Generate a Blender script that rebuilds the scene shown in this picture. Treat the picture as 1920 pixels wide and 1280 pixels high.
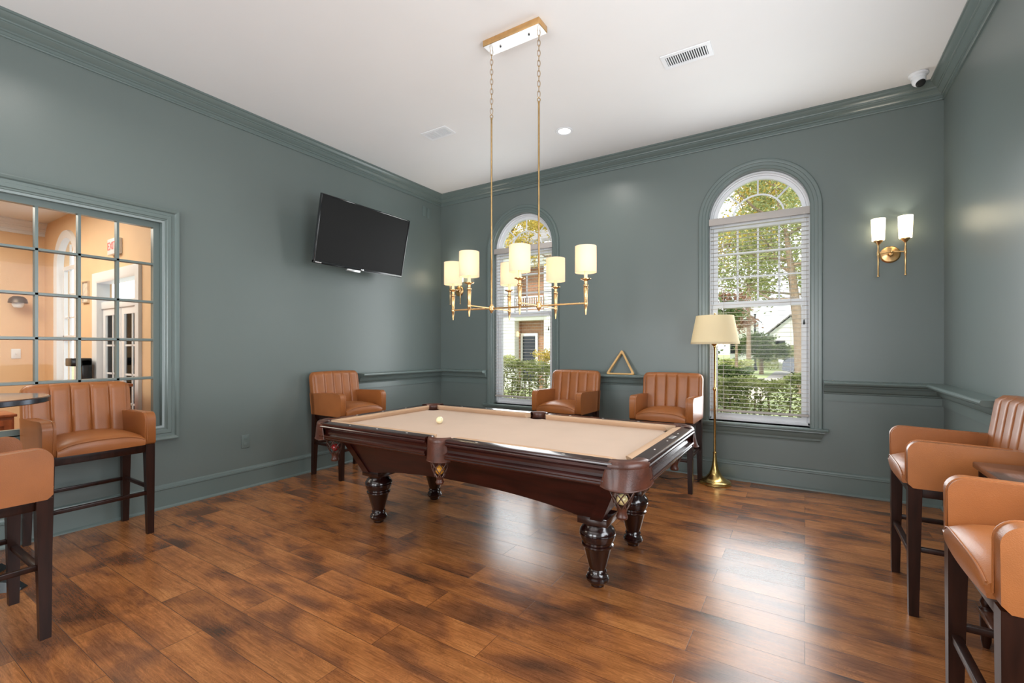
import bpy, bmesh, math, random
from mathutils import Vector, Matrix
PI = math.pi
random.seed(7)
for o in list(bpy.data.objects): bpy.data.objects.remove(o)
SC = bpy.context.scene
COL = SC.collection

# ---------------------------------------------------------------- camera
LX, RX, BY, FY, CZ = -4.576, 0.993, 5.252, -3.2, 3.605     # left, right, back, front walls, ceiling
cam = bpy.data.cameras.new('camera'); camo = bpy.data.objects.new('camera', cam); COL.objects.link(camo)
camo.location = (0, 0, 1.35)
camo.rotation_euler = (PI/2, 0, math.atan(549/867.0))
cam.sensor_width = 36; cam.lens = 36*867/1920.0; cam.shift_y = (653-640)/1920.0
cam.clip_start = .05; cam.clip_end = 400
SC.camera = camo

# ---------------------------------------------------------------- exposure, sky, sun, daylight
SC.view_settings.view_transform = 'Standard'; SC.view_settings.look = 'None'
SC.view_settings.gamma = 1; SC.view_settings.exposure = -0.12; SC.view_settings.use_curve_mapping = False
W = bpy.data.worlds.new('sky'); SC.world = W; W.use_nodes = True
nt = W.node_tree; bg = nt.nodes['Background']
bg.inputs[0].default_value = (0.93, 0.96, 1.0, 1); bg.inputs[1].default_value = 2.1

def light(name, kind, loc, energy, color=(1, 1, 1), size=None, size_y=None, rot=(0, 0, 0), parent=None, spread=None, radius=None):
    l = bpy.data.lights.new(name, kind); l.energy = energy; l.color = color
    if kind == 'AREA':
        l.shape = 'RECTANGLE'; l.size = size; l.size_y = size_y or size
        if spread: l.spread = spread
    if radius is not None: l.shadow_soft_size = radius
    o = bpy.data.objects.new(name, l); COL.objects.link(o); o.location = loc; o.rotation_euler = rot
    if parent: o.parent = parent
    return o
sun = light('sun', 'SUN', (0, -10, 20), 4.2, (1.0, .93, .82)); sun.data.angle = .02
sun.rotation_euler = (math.radians(42), 0, math.radians(-28))
# daylight entering by the windows of the right wall and of the wall behind the camera
light('daylight_right', 'AREA', (RX+.16, 1.55, 1.75), 105, (.88, .94, 1.0), 2.0, 1.9, (0, PI/2+.25, 0))
light('daylight_front', 'AREA', (-3.2, FY-.16, 1.75), 125, (.93, .97, 1.0), 1.7, 2.2, (PI/2+.35, 0, 0))
light('daylight_front', 'AREA', (-.6, FY-.16, 1.75), 125, (.93, .97, 1.0), 1.7, 2.2, (PI/2+.35, 0, 0))
light('daylight_back', 'AREA', (-.408, BY-.03, 1.75), 46, (.93, .97, 1.0), .86, 2.2, (-PI/2, 0, 0))
light('daylight_back', 'AREA', (-3.165, BY-.03, 1.75), 30, (.93, .97, 1.0), .86, 2.2, (-PI/2, 0, 0))

# ---------------------------------------------------------------- materials
def mat(name, base, rough=.5, metal=0, spec=.5, var=.12, nscale=6, bump=0, bscale=80, coat=0, stretch=None, emit=None, estr=0, alpha=None):
    m = bpy.data.materials.new(name); m.use_nodes = True
    n = m.node_tree.nodes; L = m.node_tree.links; p = n['Principled BSDF']
    p.inputs['Roughness'].default_value = rough; p.inputs['Metallic'].default_value = metal
    p.inputs['Specular IOR Level'].default_value = spec; p.inputs['Coat Weight'].default_value = coat
    p.inputs['Coat Roughness'].default_value = .12
    tc = n.new('ShaderNodeTexCoord'); mp = n.new('ShaderNodeMapping'); L.new(tc.outputs['Object'], mp.inputs[0])
    if stretch: mp.inputs['Scale'].default_value = stretch
    nz = n.new('ShaderNodeTexNoise'); nz.inputs['Scale'].default_value = nscale; nz.inputs['Detail'].default_value = 4
    L.new(mp.outputs[0], nz.inputs['Vector'])
    cr = n.new('ShaderNodeValToRGB'); L.new(nz.outputs['Fac'], cr.inputs[0])
    cr.color_ramp.elements[0].position = .3; cr.color_ramp.elements[1].position = .7
    cr.color_ramp.elements[0].color = (*[c*(1-var) for c in base], 1); cr.color_ramp.elements[1].color = (*[min(1, c*(1+var)) for c in base], 1)
    L.new(cr.outputs[0], p.inputs['Base Color'])
    if bump:
        n2 = n.new('ShaderNodeTexNoise'); n2.inputs['Scale'].default_value = bscale; n2.inputs['Detail'].default_value = 3
        L.new(tc.outputs['Object'], n2.inputs['Vector'])
        b = n.new('ShaderNodeBump'); b.inputs['Strength'].default_value = bump; b.inputs['Distance'].default_value = .003
        L.new(n2.outputs['Fac'], b.inputs['Height']); L.new(b.outputs[0], p.inputs['Normal'])
    if emit:
        p.inputs['Emission Color'].default_value = (*emit, 1); p.inputs['Emission Strength'].default_value = estr
    return m
M = {}
M['wall'] = mat('painted_plaster', (.130, .160, .151), .34, spec=.55, var=.03, nscale=1.2, bump=.12, bscale=260)
M['trim'] = mat('painted_trim', (.128, .165, .156), .28, spec=.55, var=.03, nscale=2)
M['ceiling'] = mat('ceiling_paint', (.80, .79, .78), .8, var=.01, nscale=2, bump=.1, bscale=200)
M['white'] = mat('white_vinyl', (.82, .83, .85), .35, var=.02)
M['slat'] = mat('blind_slat', (.66, .62, .57), .45, var=.03)
M['headrail'] = mat('backlit_rail', (.46, .42, .39), .5, var=.03)  # blind rails darkened to taupe: their backlit shade is put into the colour
M['panel'] = mat('deep_red_mahogany', (.026, .0042, .0026), .28, spec=.3, var=.5, nscale=6, stretch=(.6, 5, 5), coat=.12)
M['leather'] = mat('tan_leather', (.295, .098, .026), .36, spec=.42, var=.13, nscale=5, bump=.25, bscale=300, coat=.06)
M['darkwood'] = mat('espresso_wood', (.020, .006, .0032), .32, spec=.25, var=.4, nscale=5, stretch=(8, 8, 1), coat=.05)
M['mahogany'] = mat('mahogany', (.028, .0052, .0035), .22, var=.45, nscale=6, stretch=(.6, 5, 5), coat=.35)
M['mahogany_leg'] = mat('mahogany_turned', (.014, .0035, .0026), .2, var=.4, nscale=8, stretch=(4, 4, .7), coat=.6)
M['felt'] = mat('tan_felt', (.57, .43, .335), .95, spec=.15, var=.03, nscale=3, bump=.2, bscale=600)
M['cushion'] = mat('cushion_felt', (.52, .34, .215), .9, spec=.2, var=.04, nscale=4, bump=.2, bscale=600)
M['pocket'] = mat('brown_pocket_leather', (.072, .022, .012), .4, spec=.4, var=.4, nscale=14, bump=.3, bscale=150, coat=.12)
M['net'] = mat('pocket_net_cord', (.07, .03, .02), .4, var=.3)
M['pearl'] = mat('pearl_inlay', (.85, .82, .75), .25, var=.05)
M['brass'] = mat('brushed_brass', (.72, .46, .21), .28, metal=1, var=.08, nscale=20)
M['oldbrass'] = mat('aged_brass', (.42, .27, .12), .35, metal=1, var=.15, nscale=20)
M['lampbrass'] = mat('polished_lamp_brass', (.62, .43, .16), .25, metal=1, var=.12, nscale=10)
M['steel'] = mat('brushed_steel', (.7, .7, .7), .3, metal=1, var=.05)
M['black'] = mat('black_plastic', (.012, .012, .013), .25, var=.1)
M['screen'] = mat('tv_screen', (.014, .014, .014), .5, spec=.12, var=.02)
M['blackmetal'] = mat('black_cast_iron', (.015, .02, .022), .3, var=.2)
M['rack'] = mat('light_maple', (.60, .36, .13), .35, var=.15, nscale=12, coat=.3)
M['tablewood'] = mat('dark_table_top', (.09, .035, .02), .15, var=.3, nscale=4, stretch=(1, 6, 1), coat=.5)
M['ventdark'] = mat('vent_shade', (.02, .02, .02), .8)
M['peach'] = mat('peach_paint', (.80, .55, .33), .6, var=.03)
M['cherry'] = mat('cherry_wood', (.33, .10, .04), .3, var=.3, nscale=5, stretch=(5, 5, 1))
M['siding'] = None
def ballmat(n, c): return mat(n, c, .12, var=.03, coat=.6)

def shade_mat(name, col, emit, estr, trans=.5):
    m = bpy.data.materials.new(name); m.use_nodes = True
    n = m.node_tree.nodes; L = m.node_tree.links; out = n['Material Output']; n.remove(n['Principled BSDF'])
    tc = n.new('ShaderNodeTexCoord'); wv = n.new('ShaderNodeTexNoise'); wv.inputs['Scale'].default_value = 300
    L.new(tc.outputs['Object'], wv.inputs['Vector'])
    mx = n.new('ShaderNodeMix'); mx.data_type = 'RGBA'; L.new(wv.outputs['Fac'], mx.inputs['Factor'])
    mx.inputs['A'].default_value = (*[c*.93 for c in col], 1); mx.inputs['B'].default_value = (*col, 1)
    d = n.new('ShaderNodeBsdfDiffuse'); t = n.new('ShaderNodeBsdfTranslucent')
    L.new(mx.outputs['Result'], d.inputs[0]); L.new(mx.outputs['Result'], t.inputs[0])
    ms = n.new('ShaderNodeMixShader'); ms.inputs[0].default_value = trans; L.new(d.outputs[0], ms.inputs[1]); L.new(t.outputs[0], ms.inputs[2])
    last = ms
    if estr:
        e = n.new('ShaderNodeEmission'); e.inputs[0].default_value = (*emit, 1); e.inputs[1].default_value = estr
        a = n.new('ShaderNodeAddShader'); L.new(ms.outputs[0], a.inputs[0]); L.new(e.outputs[0], a.inputs[1]); last = a
    L.new(last.outputs[0], out.inputs[0]); return m
M['shade'] = shade_mat('lit_linen_shade', (.82, .72, .60), (1, .70, .40), .20)
M['glass_shade'] = shade_mat('lit_opal_glass', (.9, .88, .8), (1, .88, .68), 1.3)
M['lampshade'] = shade_mat('unlit_linen_shade', (.82, .73, .54), (1, 1, 1), 0, .45)
def emis(name, c, s):
    m = bpy.data.materials.new(name); m.use_nodes = True; n = m.node_tree.nodes; p = n['Principled BSDF']
    p.inputs['Base Color'].default_value = (*c, 1); p.inputs['Emission Color'].default_value = (*c, 1); p.inputs['Emission Strength'].default_value = s
    return m
M['lens'] = emis('lit_lamp_lens', (1, .96, .9), 4)
M['exit'] = emis('lit_exit_letters', (1, .12, .1), 1.2)
def glass():
    m = bpy.data.materials.new('window_glass'); m.use_nodes = True
    n = m.node_tree.nodes; L = m.node_tree.links; n.remove(n['Principled BSDF'])
    t = n.new('ShaderNodeBsdfTransparent'); g = n.new('ShaderNodeBsdfGlossy'); g.inputs['Roughness'].default_value = .02
    t.inputs[0].default_value = (.97, .98, .98, 1)
    f = n.new('ShaderNodeFresnel'); f.inputs[0].default_value = 1.16
    ms = n.new('ShaderNodeMixShader'); L.new(f.outputs[0], ms.inputs[0]); L.new(t.outputs[0], ms.inputs[1]); L.new(g.outputs[0], ms.inputs[2])
    L.new(ms.outputs[0], n['Material Output'].inputs[0]); return m
M['glass'] = glass()

def floor_mat():
    m = bpy.data.materials.new('rustic_wood_planks'); m.use_nodes = True
    n = m.node_tree.nodes; L = m.node_tree.links; p = n['Principled BSDF']
    tc = n.new('ShaderNodeTexCoord')
    br = n.new('ShaderNodeTexBrick'); br.offset = .37; br.offset_frequency = 2
    br.inputs['Color1'].default_value = (0, 0, 0, 1); br.inputs['Color2'].default_value = (1, 1, 1, 1)
    br.inputs['Mortar'].default_value = (.5, .5, .5, 1); br.inputs['Scale'].default_value = 1
    br.inputs['Mortar Size'].default_value = .0014; br.inputs['Brick Width'].default_value = 1.22; br.inputs['Row Height'].default_value = .180
    br.inputs['Mortar Smooth'].default_value = .4
    L.new(tc.outputs['Object'], br.inputs['Vector'])
    # every plank draws its own stretch of figure
    off = n.new('ShaderNodeVectorMath'); off.operation = 'SCALE'; off.inputs['Scale'].default_value = 37
    L.new(br.outputs['Color'], off.inputs[0])
    add = n.new('ShaderNodeVectorMath'); add.operation = 'ADD'; L.new(tc.outputs['Object'], add.inputs[0]); L.new(off.outputs[0], add.inputs[1])
    def noise(sc, scale, detail, dist=0, rough=.5):
        mp = n.new('ShaderNodeMapping'); mp.inputs['Scale'].default_value = sc; L.new(add.outputs[0], mp.inputs[0])
        z = n.new('ShaderNodeTexNoise'); z.inputs['Scale'].default_value = scale; z.inputs['Detail'].default_value = detail
        z.inputs['Distortion'].default_value = dist; z.inputs['Roughness'].default_value = rough; L.new(mp.outputs[0], z.inputs['Vector']); return z
    big = noise((1, 1.9, 1), 2.1, 3, .35)
    grain = noise((1.5, 26, 1), 3.2, 6, 1.2, .6)
    fig = noise((1, 4.5, 1), 3.2, 2, 2.2)
    ramp = n.new('ShaderNodeValToRGB'); L.new(big.outputs['Fac'], ramp.inputs[0]); e = ramp.color_ramp.elements
    e[0].position = .28; e[0].color = (.085, .036, .018, 1); e[1].position = .66; e[1].color = (.39, .155, .048, 1)
    a = e.new(.42); a.color = (.19, .070, .026, 1); b = e.new(.50); b.color = (.30, .110, .033, 1)
    r2 = n.new('ShaderNodeValToRGB'); L.new(grain.outputs['Fac'], r2.inputs[0]); r2.color_ramp.elements[0].position = .3; r2.color_ramp.elements[0].color = (.62, .58, .55, 1)
    r2.color_ramp.elements[1].position = .62; r2.color_ramp.elements[1].color = (1.08, 1.08, 1.08, 1)
    mu = n.new('ShaderNodeMix'); mu.data_type = 'RGBA'; mu.blend_type = 'MULTIPLY'; mu.inputs['Factor'].default_value = 1
    L.new(ramp.outputs[0], mu.inputs['A']); L.new(r2.outputs[0], mu.inputs['B'])
    # cathedral figure: thin rings of the noise
    sn = n.new('ShaderNodeMath'); sn.operation = 'MULTIPLY'; sn.inputs[1].default_value = 90; L.new(fig.outputs['Fac'], sn.inputs[0])
    s2 = n.new('ShaderNodeMath'); s2.operation = 'SINE'; L.new(sn.outputs[0], s2.inputs[0])
    mr = n.new('ShaderNodeMapRange'); mr.inputs[1].default_value = -1; mr.inputs[2].default_value = 1; mr.inputs[3].default_value = .84; mr.inputs[4].default_value = 1.05
    L.new(s2.outputs[0], mr.inputs[0])
    mu2 = n.new('ShaderNodeVectorMath'); mu2.operation = 'SCALE'; L.new(mu.outputs['Result'], mu2.inputs[0]); L.new(mr.outputs[0], mu2.inputs['Scale'])
    tone = n.new('ShaderNodeMapRange'); tone.inputs[3].default_value = .88; tone.inputs[4].default_value = 1.14; L.new(br.outputs['Color'], tone.inputs[0])
    mu3 = n.new('ShaderNodeVectorMath'); mu3.operation = 'SCALE'; L.new(mu2.outputs[0], mu3.inputs[0]); L.new(tone.outputs[0], mu3.inputs['Scale'])
    mo = n.new('ShaderNodeMix'); mo.data_type = 'RGBA'; L.new(br.outputs['Fac'], mo.inputs['Factor']); L.new(mu3.outputs[0], mo.inputs['A']); mo.inputs['B'].default_value = (.07, .025, .01, 1)
    L.new(mo.outputs['Result'], p.inputs['Base Color'])
    rr = n.new('ShaderNodeMapRange'); rr.inputs[3].default_value = .19; rr.inputs[4].default_value = .30; L.new(grain.outputs['Fac'], rr.inputs[0])
    L.new(rr.outputs[0], p.inputs['Roughness']); p.inputs['Specular IOR Level'].default_value = .6
    bp = n.new('ShaderNodeBump'); bp.inputs['Strength'].default_value = .18; bp.inputs['Distance'].default_value = .002
    sb = n.new('ShaderNodeMath'); sb.operation = 'SUBTRACT'; L.new(grain.outputs['Fac'], sb.inputs[0]); L.new(br.outputs['Fac'], sb.inputs[1])
    L.new(sb.outputs[0], bp.inputs['Height']); L.new(bp.outputs[0], p.inputs['Normal'])
    return m
M['floor'] = floor_mat()

def siding_mat():
    m = mat('white_lap_siding', (.86, .86, .86), .6, var=.03)
    n = m.node_tree.nodes; L = m.node_tree.links; p = n['Principled BSDF']
    tc = n.new('ShaderNodeTexCoord'); sx = n.new('ShaderNodeSeparateXYZ'); L.new(tc.outputs['Object'], sx.inputs[0])
    a = n.new('ShaderNodeMath'); a.operation = 'MULTIPLY'; a.inputs[1].default_value = 7; L.new(sx.outputs['Z'], a.inputs[0])
    f = n.new('ShaderNodeMath'); f.operation = 'FRACT'; L.new(a.outputs[0], f.inputs[0])
    b = n.new('ShaderNodeBump'); b.inputs['Distance'].default_value = .03; L.new(f.outputs[0], b.inputs['Height']); L.new(b.outputs[0], p.inputs['Normal'])
    return m
M['siding'] = siding_mat()
def brick_mat():
    m = bpy.data.materials.new('brown_brick'); m.use_nodes = True; n = m.node_tree.nodes; L = m.node_tree.links; p = n['Principled BSDF']
    tc = n.new('ShaderNodeTexCoord'); mp = n.new('ShaderNodeMapping'); mp.inputs['Rotation'].default_value = (PI/2, 0, 0); L.new(tc.outputs['Object'], mp.inputs[0])
    b = n.new('ShaderNodeTexBrick'); L.new(mp.outputs[0], b.inputs['Vector']); b.inputs['Scale'].default_value = 3
    b.inputs['Color1'].default_value = (.42, .21, .12, 1); b.inputs['Color2'].default_value = (.34, .17, .10, 1); b.inputs['Mortar'].default_value = (.4, .3, .22, 1)
    L.new(b.outputs['Color'], p.inputs['Base Color']); p.inputs['Roughness'].default_value = .85; return m
M['brick'] = brick_mat()
def leaf_mat(name, c, c2):
    m = bpy.data.materials.new(name); m.use_nodes = True
    n = m.node_tree.nodes; L = m.node_tree.links; out = n['Material Output']; n.remove(n['Principled BSDF'])
    tc = n.new('ShaderNodeTexCoord'); z = n.new('ShaderNodeTexNoise'); z.inputs['Scale'].default_value = 9; z.inputs['Detail'].default_value = 5
    L.new(tc.outputs['Object'], z.inputs['Vector'])
    cr = n.new('ShaderNodeValToRGB'); L.new(z.outputs['Fac'], cr.inputs[0]); cr.color_ramp.elements[0].position = .36; cr.color_ramp.elements[1].position = .64
    cr.color_ramp.elements[0].color = (*c, 1); cr.color_ramp.elements[1].color = (*c2, 1)
    d = n.new('ShaderNodeBsdfDiffuse'); t = n.new('ShaderNodeBsdfTranslucent'); L.new(cr.outputs[0], d.inputs[0]); L.new(cr.outputs[0], t.inputs[0])
    ms = n.new('ShaderNodeMixShader'); ms.inputs[0].default_value = .35; L.new(d.outputs[0], ms.inputs[1]); L.new(t.outputs[0], ms.inputs[2]); L.new(ms.outputs[0], out.inputs[0])
    return m
M['leafhedge'] = leaf_mat('hedge_leaves', (.19, .24, .08), (.66, .68, .32))
M['leafgreen'] = leaf_mat('tree_leaves', (.19, .24, .10), (.55, .56, .26))
M['leafyellow'] = leaf_mat('autumn_leaves', (.36, .33, .09), (.75, .55, .14))
M['leafdark'] = leaf_mat('dark_shrub_leaves', (.055, .09, .035), (.20, .26, .10))
M['leafred'] = leaf_mat('reddish_leaves', (.26, .13, .09), (.45, .30, .2))
M['bark'] = mat('tree_bark', (.26, .19, .13), .9, var=.3, nscale=12, bump=.6, bscale=30)
M['grass'] = mat('lawn', (.36, .42, .20), .95, var=.3, nscale=5)
M['mulch'] = mat('leaf_litter', (.42, .34, .26), .95, var=.5, nscale=25, bump=.8, bscale=60)
M['concrete'] = mat('pale_concrete', (.66, .60, .52), .9, var=.1)
M['asphalt'] = mat('asphalt', (.30, .29, .28), .9, var=.1)
M['carpaint'] = mat('grey_car_paint', (.16, .17, .19), .2, metal=.6, coat=.8)
M['carwhite'] = mat('white_car_paint', (.8, .8, .8), .2, coat=.8)
M['rubber'] = mat('tyre_rubber', (.02, .02, .02), .8)
M['darkglass'] = mat('dark_car_glass', (.02, .025, .03), .08)
M['carred'] = mat('tail_lamp_red', (.6, .02, .02), .2)
M['roof'] = mat('grey_shingles', (.25, .24, .23), .9, var=.2, nscale=8)

# ---------------------------------------------------------------- mesh helpers
def tag(o, label=None, cat=None, group=None, kind=None):
    if label: o['label'] = label
    if cat: o['category'] = cat
    if group: o['group'] = group
    if kind: o['kind'] = kind
    return o
def thing(name, loc=(0, 0, 0), rz=0, label=None, cat=None, group=None):
    o = bpy.data.objects.new(name, None); COL.objects.link(o); o.location = loc; o.rotation_euler = (0, 0, rz); o.empty_display_size = .1
    return tag(o, label, cat, group)
class B:
    def __init__(s): s.bm = bmesh.new()
    def _new(s, fn, mx):
        n0 = set(s.bm.verts); r = fn(); vs = [v for v in s.bm.verts if v not in n0]
        bmesh.ops.transform(s.bm, matrix=mx, verts=vs); return vs
    def box(s, x0, x1, y0, y1, z0, z1, bev=0, seg=2, mx=None):
        T = Matrix.Translation(((x0+x1)/2, (y0+y1)/2, (z0+z1)/2)) @ Matrix.Diagonal((abs(x1-x0), abs(y1-y0), abs(z1-z0), 1))
        vs = s._new(lambda: bmesh.ops.create_cube(s.bm, size=1), T)
        if bev:
            es = list({e for v in vs for e in v.link_edges})
            r = bmesh.ops.bevel(s.bm, geom=es, offset=bev, segments=seg, profile=.5, affect='EDGES')
            vs = list({v for f in r['faces'] for v in f.verts} | {v for v in vs if v.is_valid})
        if mx is not None: bmesh.ops.transform(s.bm, matrix=mx, verts=vs)
        return s
    def lathe(s, prof, loc=(0, 0, 0), seg=32, mx=None):
        rings = []
        for r, z in prof:
            if r < 1e-5: rings.append([s.bm.verts.new((0, 0, z))])
            else: rings.append([s.bm.verts.new((r*math.cos(2*PI*i/seg), r*math.sin(2*PI*i/seg), z)) for i in range(seg)])
        for a, b in zip(rings, rings[1:]):
            for i in range(seg):
                j = (i+1) % seg
                if len(a) == 1 and len(b) == 1: break
                if len(a) == 1: s.bm.faces.new((a[0], b[j], b[i]))
                elif len(b) == 1: s.bm.faces.new((a[i], a[j], b[0]))
                else: s.bm.faces.new((a[i], a[j], b[j], b[i]))
        vs = [v for r in rings for v in r]
        m = Matrix.Translation(loc) @ (mx if mx is not None else Matrix())
        bmesh.ops.transform(s.bm, matrix=m, verts=vs); return s
    def tube(s, pts, r, seg=10, closed=False, caps=True):
        pts = [Vector(p) for p in pts]; n = len(pts); rr = r if isinstance(r, (list, tuple)) else [r]*n
        rings = []; up = None
        for i, p in enumerate(pts):
            if closed: t = pts[(i+1) % n]-pts[i-1]
            else: t = pts[min(i+1, n-1)]-pts[max(i-1, 0)]
            t.normalize()
            if up is None: up = Vector((0, 0, 1)) if abs(t.z) < .9 else Vector((1, 0, 0))
            a = t.cross(up)
            if a.length < 1e-4: a = t.cross(Vector((0, 1, 0)))
            a.normalize(); b = a.cross(t).normalized(); up = b
            rings.append([s.bm.verts.new(p+a*(rr[i]*math.cos(2*PI*k/seg))+b*(rr[i]*math.sin(2*PI*k/seg))) for k in range(seg)])
        for i in range(n if closed else n-1):
            A, Bq = rings[i], rings[(i+1) % n]
            for k in range(seg): s.bm.faces.new((A[k], A[(k+1) % seg], Bq[(k+1) % seg], Bq[k]))
        if caps and not closed: s.bm.faces.new(rings[0]); s.bm.faces.new(rings[-1][::-1])
        return s
    def prism(s, prof, p0, p1, ax, up=(0, 0, 1)):
        """closed profile [(a, b)] in the plane of ax and up, extruded p0 -> p1"""
        ax, up, p0, p1 = Vector(ax), Vector(up), Vector(p0), Vector(p1)
        r0 = [s.bm.verts.new(p0+ax*a+up*b) for a, b in prof]; r1 = [s.bm.verts.new(p1+ax*a+up*b) for a, b in prof]; n = len(prof)
        for i in range(n): s.bm.faces.new((r0[i], r0[(i+1) % n], r1[(i+1) % n], r1[i]))
        s.bm.faces.new(r0[::-1]); s.bm.faces.new(r1); return s
    def loft(s, rings, closed=True, caps=True):
        R = [[s.bm.verts.new(p) for p in r] for r in rings]; n = len(R[0])
        for a, b in zip(R, R[1:]):
            for i in range(n if closed else n-1): s.bm.faces.new((a[i], a[(i+1) % n], b[(i+1) % n], b[i]))
        if caps and closed: s.bm.faces.new(R[0][::-1]); s.bm.faces.new(R[-1])
        return s
    def poly(s, pts): s.bm.faces.new([s.bm.verts.new(p) for p in pts]); return s
    def solid(s, pts, d):
        """polygon thickened by vector d"""
        d = Vector(d); a = [s.bm.verts.new(p) for p in pts]; b = [s.bm.verts.new(Vector(p)+d) for p in pts]; n = len(a)
        s.bm.faces.new(a); s.bm.faces.new(b[::-1])
        for i in range(n): s.bm.faces.new((a[i], b[i], b[(i+1) % n], a[(i+1) % n]))
        return s
    def sphere(s, c, r, seg=24, mx=None):
        m = Matrix.Translation(c) @ (mx if mx is not None else Matrix()) @ Matrix.Scale(r, 4)
        s._new(lambda: bmesh.ops.create_uvsphere(s.bm, u_segments=seg, v_segments=seg//2+2, radius=1), m); return s
    def bevel(s, w, seg=2, angle=35):
        es = [e for e in s.bm.edges if len(e.link_faces) == 2 and e.calc_face_angle(0) > math.radians(angle)]
        bmesh.ops.bevel(s.bm, geom=es, offset=w, segments=seg, profile=.5, affect='EDGES', clamp_overlap=True); return s
    def build(s, name, m, parent=None, smooth=40, loc=None, rz=None, sub=0):
        bmesh.ops.recalc_face_normals(s.bm, faces=s.bm.faces)
        me = bpy.data.meshes.new(name); s.bm.to_mesh(me); s.bm.free()
        me.materials.append(M[m] if isinstance(m, str) else m)
        if smooth: me.shade_smooth(); me.set_sharp_from_angle(angle=math.radians(smooth))
        o = bpy.data.objects.new(name, me); COL.objects.link(o)
        if parent: o.parent = parent
        if loc: o.location = loc
        if rz is not None: o.rotation_euler = (0, 0, rz)
        if sub:
            q = o.modifiers.new('sub', 'SUBSURF'); q.levels = sub; q.render_levels = sub
        return o
def struct(o): o['kind'] = 'structure'; return o
def copy_tree(o, parent=None):
    c = o.copy(); COL.objects.link(c); c.parent = parent
    for ch in list(o.children): copy_tree(ch, c)
    return c

# ================================================================ THE ROOM
RXo, LXo = RX+.2, LX-.14
# floor (top at z = 0)
struct(B().box(LXo, RXo, FY-.2, BY+.22, -.1, 0).build('floor', 'floor', smooth=0))
struct(B().box(LXo, RXo, FY-.2, BY+.22, CZ, CZ+.2).build('ceiling', 'ceiling', smooth=0))

def wall_with_holes(name, axis, a0, a1, inner, outer, holes, m='wall', top=CZ):
    """axis 'x': wall runs along x at y inner..outer; axis 'y': runs along y. holes: (c0, c1, z0, z1, arch)"""
    b = B(); bm = b.bm
    P = (lambda a, d, z: (a, d, z)) if axis == 'x' else (lambda a, d, z: (d, a, z))
    holes = sorted(holes); cur = a0
    def quad(u0, u1, z00, z01, z10, z11):
        for d in (inner, outer): b.poly([P(u0, d, z00), P(u1, d, z10), P(u1, d, z11), P(u0, d, z01)])
    for (c0, c1, z0, z1, arch) in holes:
        quad(cur, c0, 0, top, 0, top)
        if z0 > 0: quad(c0, c1, 0, z0, 0, z0)
        if arch:
            r = (c1-c0)/2; c = (c0+c1)/2; N = 40; sp = z1-r
            ps = [(c-r*math.cos(PI*i/N), sp+r*math.sin(PI*i/N)) for i in range(N+1)]
        else: ps = [(c0, z1), (c1, z1)]
        for (u0, v0), (u1, v1) in zip(ps, ps[1:]):
            quad(u0, u1, v0, top, v1, top)
            b.poly([P(u0, inner, v0), P(u1, inner, v1), P(u1, outer, v1), P(u0, outer, v0)])
        b.poly([P(c0, inner, z0), P(c1, inner, z0), P(c1, outer, z0), P(c0, outer, z0)])
        b.poly([P(c0, inner, z0), P(c0, outer, z0), P(c0, outer, ps[0][1]), P(c0, inner, ps[0][1])])
        b.poly([P(c1, inner, z0), P(c1, outer, z0), P(c1, outer, ps[-1][1]), P(c1, inner, ps[-1][1])])
        cur = c1
    quad(cur, a1, 0, top, 0, top)
    for a in (a0, a1): b.poly([P(a, inner, 0), P(a, outer, 0), P(a, outer, top), P(a, inner, top)])
    b.poly([P(a0, inner, top), P(a1, inner, top), P(a1, outer, top), P(a0, outer, top)])
    bmesh.ops.remove_doubles(bm, verts=bm.verts, dist=1e-5)
    return struct(b.build(name, m, smooth=0))
WR, WL = (-.860, .044), (-3.620, -2.716)      # right and left arched openings of the back wall
ZS, ZA = .598, 3.146
wall_with_holes('wall_back', 'x', LX, RX, BY, BY+.22, [(WR[0], WR[1], ZS, ZA, 1), (WL[0], WL[1], ZS, ZA, 1)])
IW = (-.62, 1.712, .700, 2.408)
wall_with_holes('wall_left', 'y', FY, BY+.22, LX, LX-.14, [(IW[0], IW[1], IW[2], IW[3], 0)])
SW = (.45, 2.65, .75, 2.80)
wall_with_holes('wall_right', 'y', FY, BY+.22, RX, RXo, [(SW[0], SW[1], SW[2], SW[3], 0)])
FW = [(-4.1, -2.3, .6, 2.9, 0), (-1.5, .3, .6, 2.9, 0)]
wall_with_holes('wall_front', 'x', LX, RX, FY, FY-.2, FW)

# crown, chair rail, baseboards: profiles (distance from wall, height)
crown = [(0, 3.452), (.012, 3.452), (.014, 3.463), (.011, 3.468), (.011, 3.488), (.020, 3.492), (.020, 3.503), (.026, 3.507), (.038, 3.516), (.046, 3.527),
         (.050, 3.530), (.050, 3.539), (.058, 3.543), (.060, 3.552), (.074, 3.560), (.086, 3.572), (.094, 3.586), (.104, 3.590), (.104, 3.606), (0, 3.606)]
base = [(0, 0), (.030, 0), (.029, .010), (.022, .018), (.016, .022), (.016, .158), (.022, .163), (.021, .176), (.014, .181), (.011, .192), (.004, .200), (0, .202)]
rail = [(0, .862), (.013, .862), (.013, .925), (.024, .930), (.026, .940), (.044, .950), (.056, .968), (.060, .988), (.070, .993), (.074, 1.006), (.082, 1.010),
        (.118, 1.012), (.132, 1.020), (.137, 1.032), (.132, 1.044), (.126, 1.048), (0, 1.050)]
AX = {'left': (1, 0, 0), 'right': (-1, 0, 0), 'back': (0, -1, 0), 'front': (0, 1, 0)}
def run(prof, side, a0, a1):
    if side == 'left': p = (LX, a0, 0), (LX, a1, 0)
    elif side == 'right': p = (RX, a0, 0), (RX, a1, 0)
    elif side == 'back': p = (a0, BY, 0), (a1, BY, 0)
    else: p = (a0, FY, 0), (a1, FY, 0)
    return B().prism(prof, p[0], p[1], AX[side])
k = 1
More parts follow.
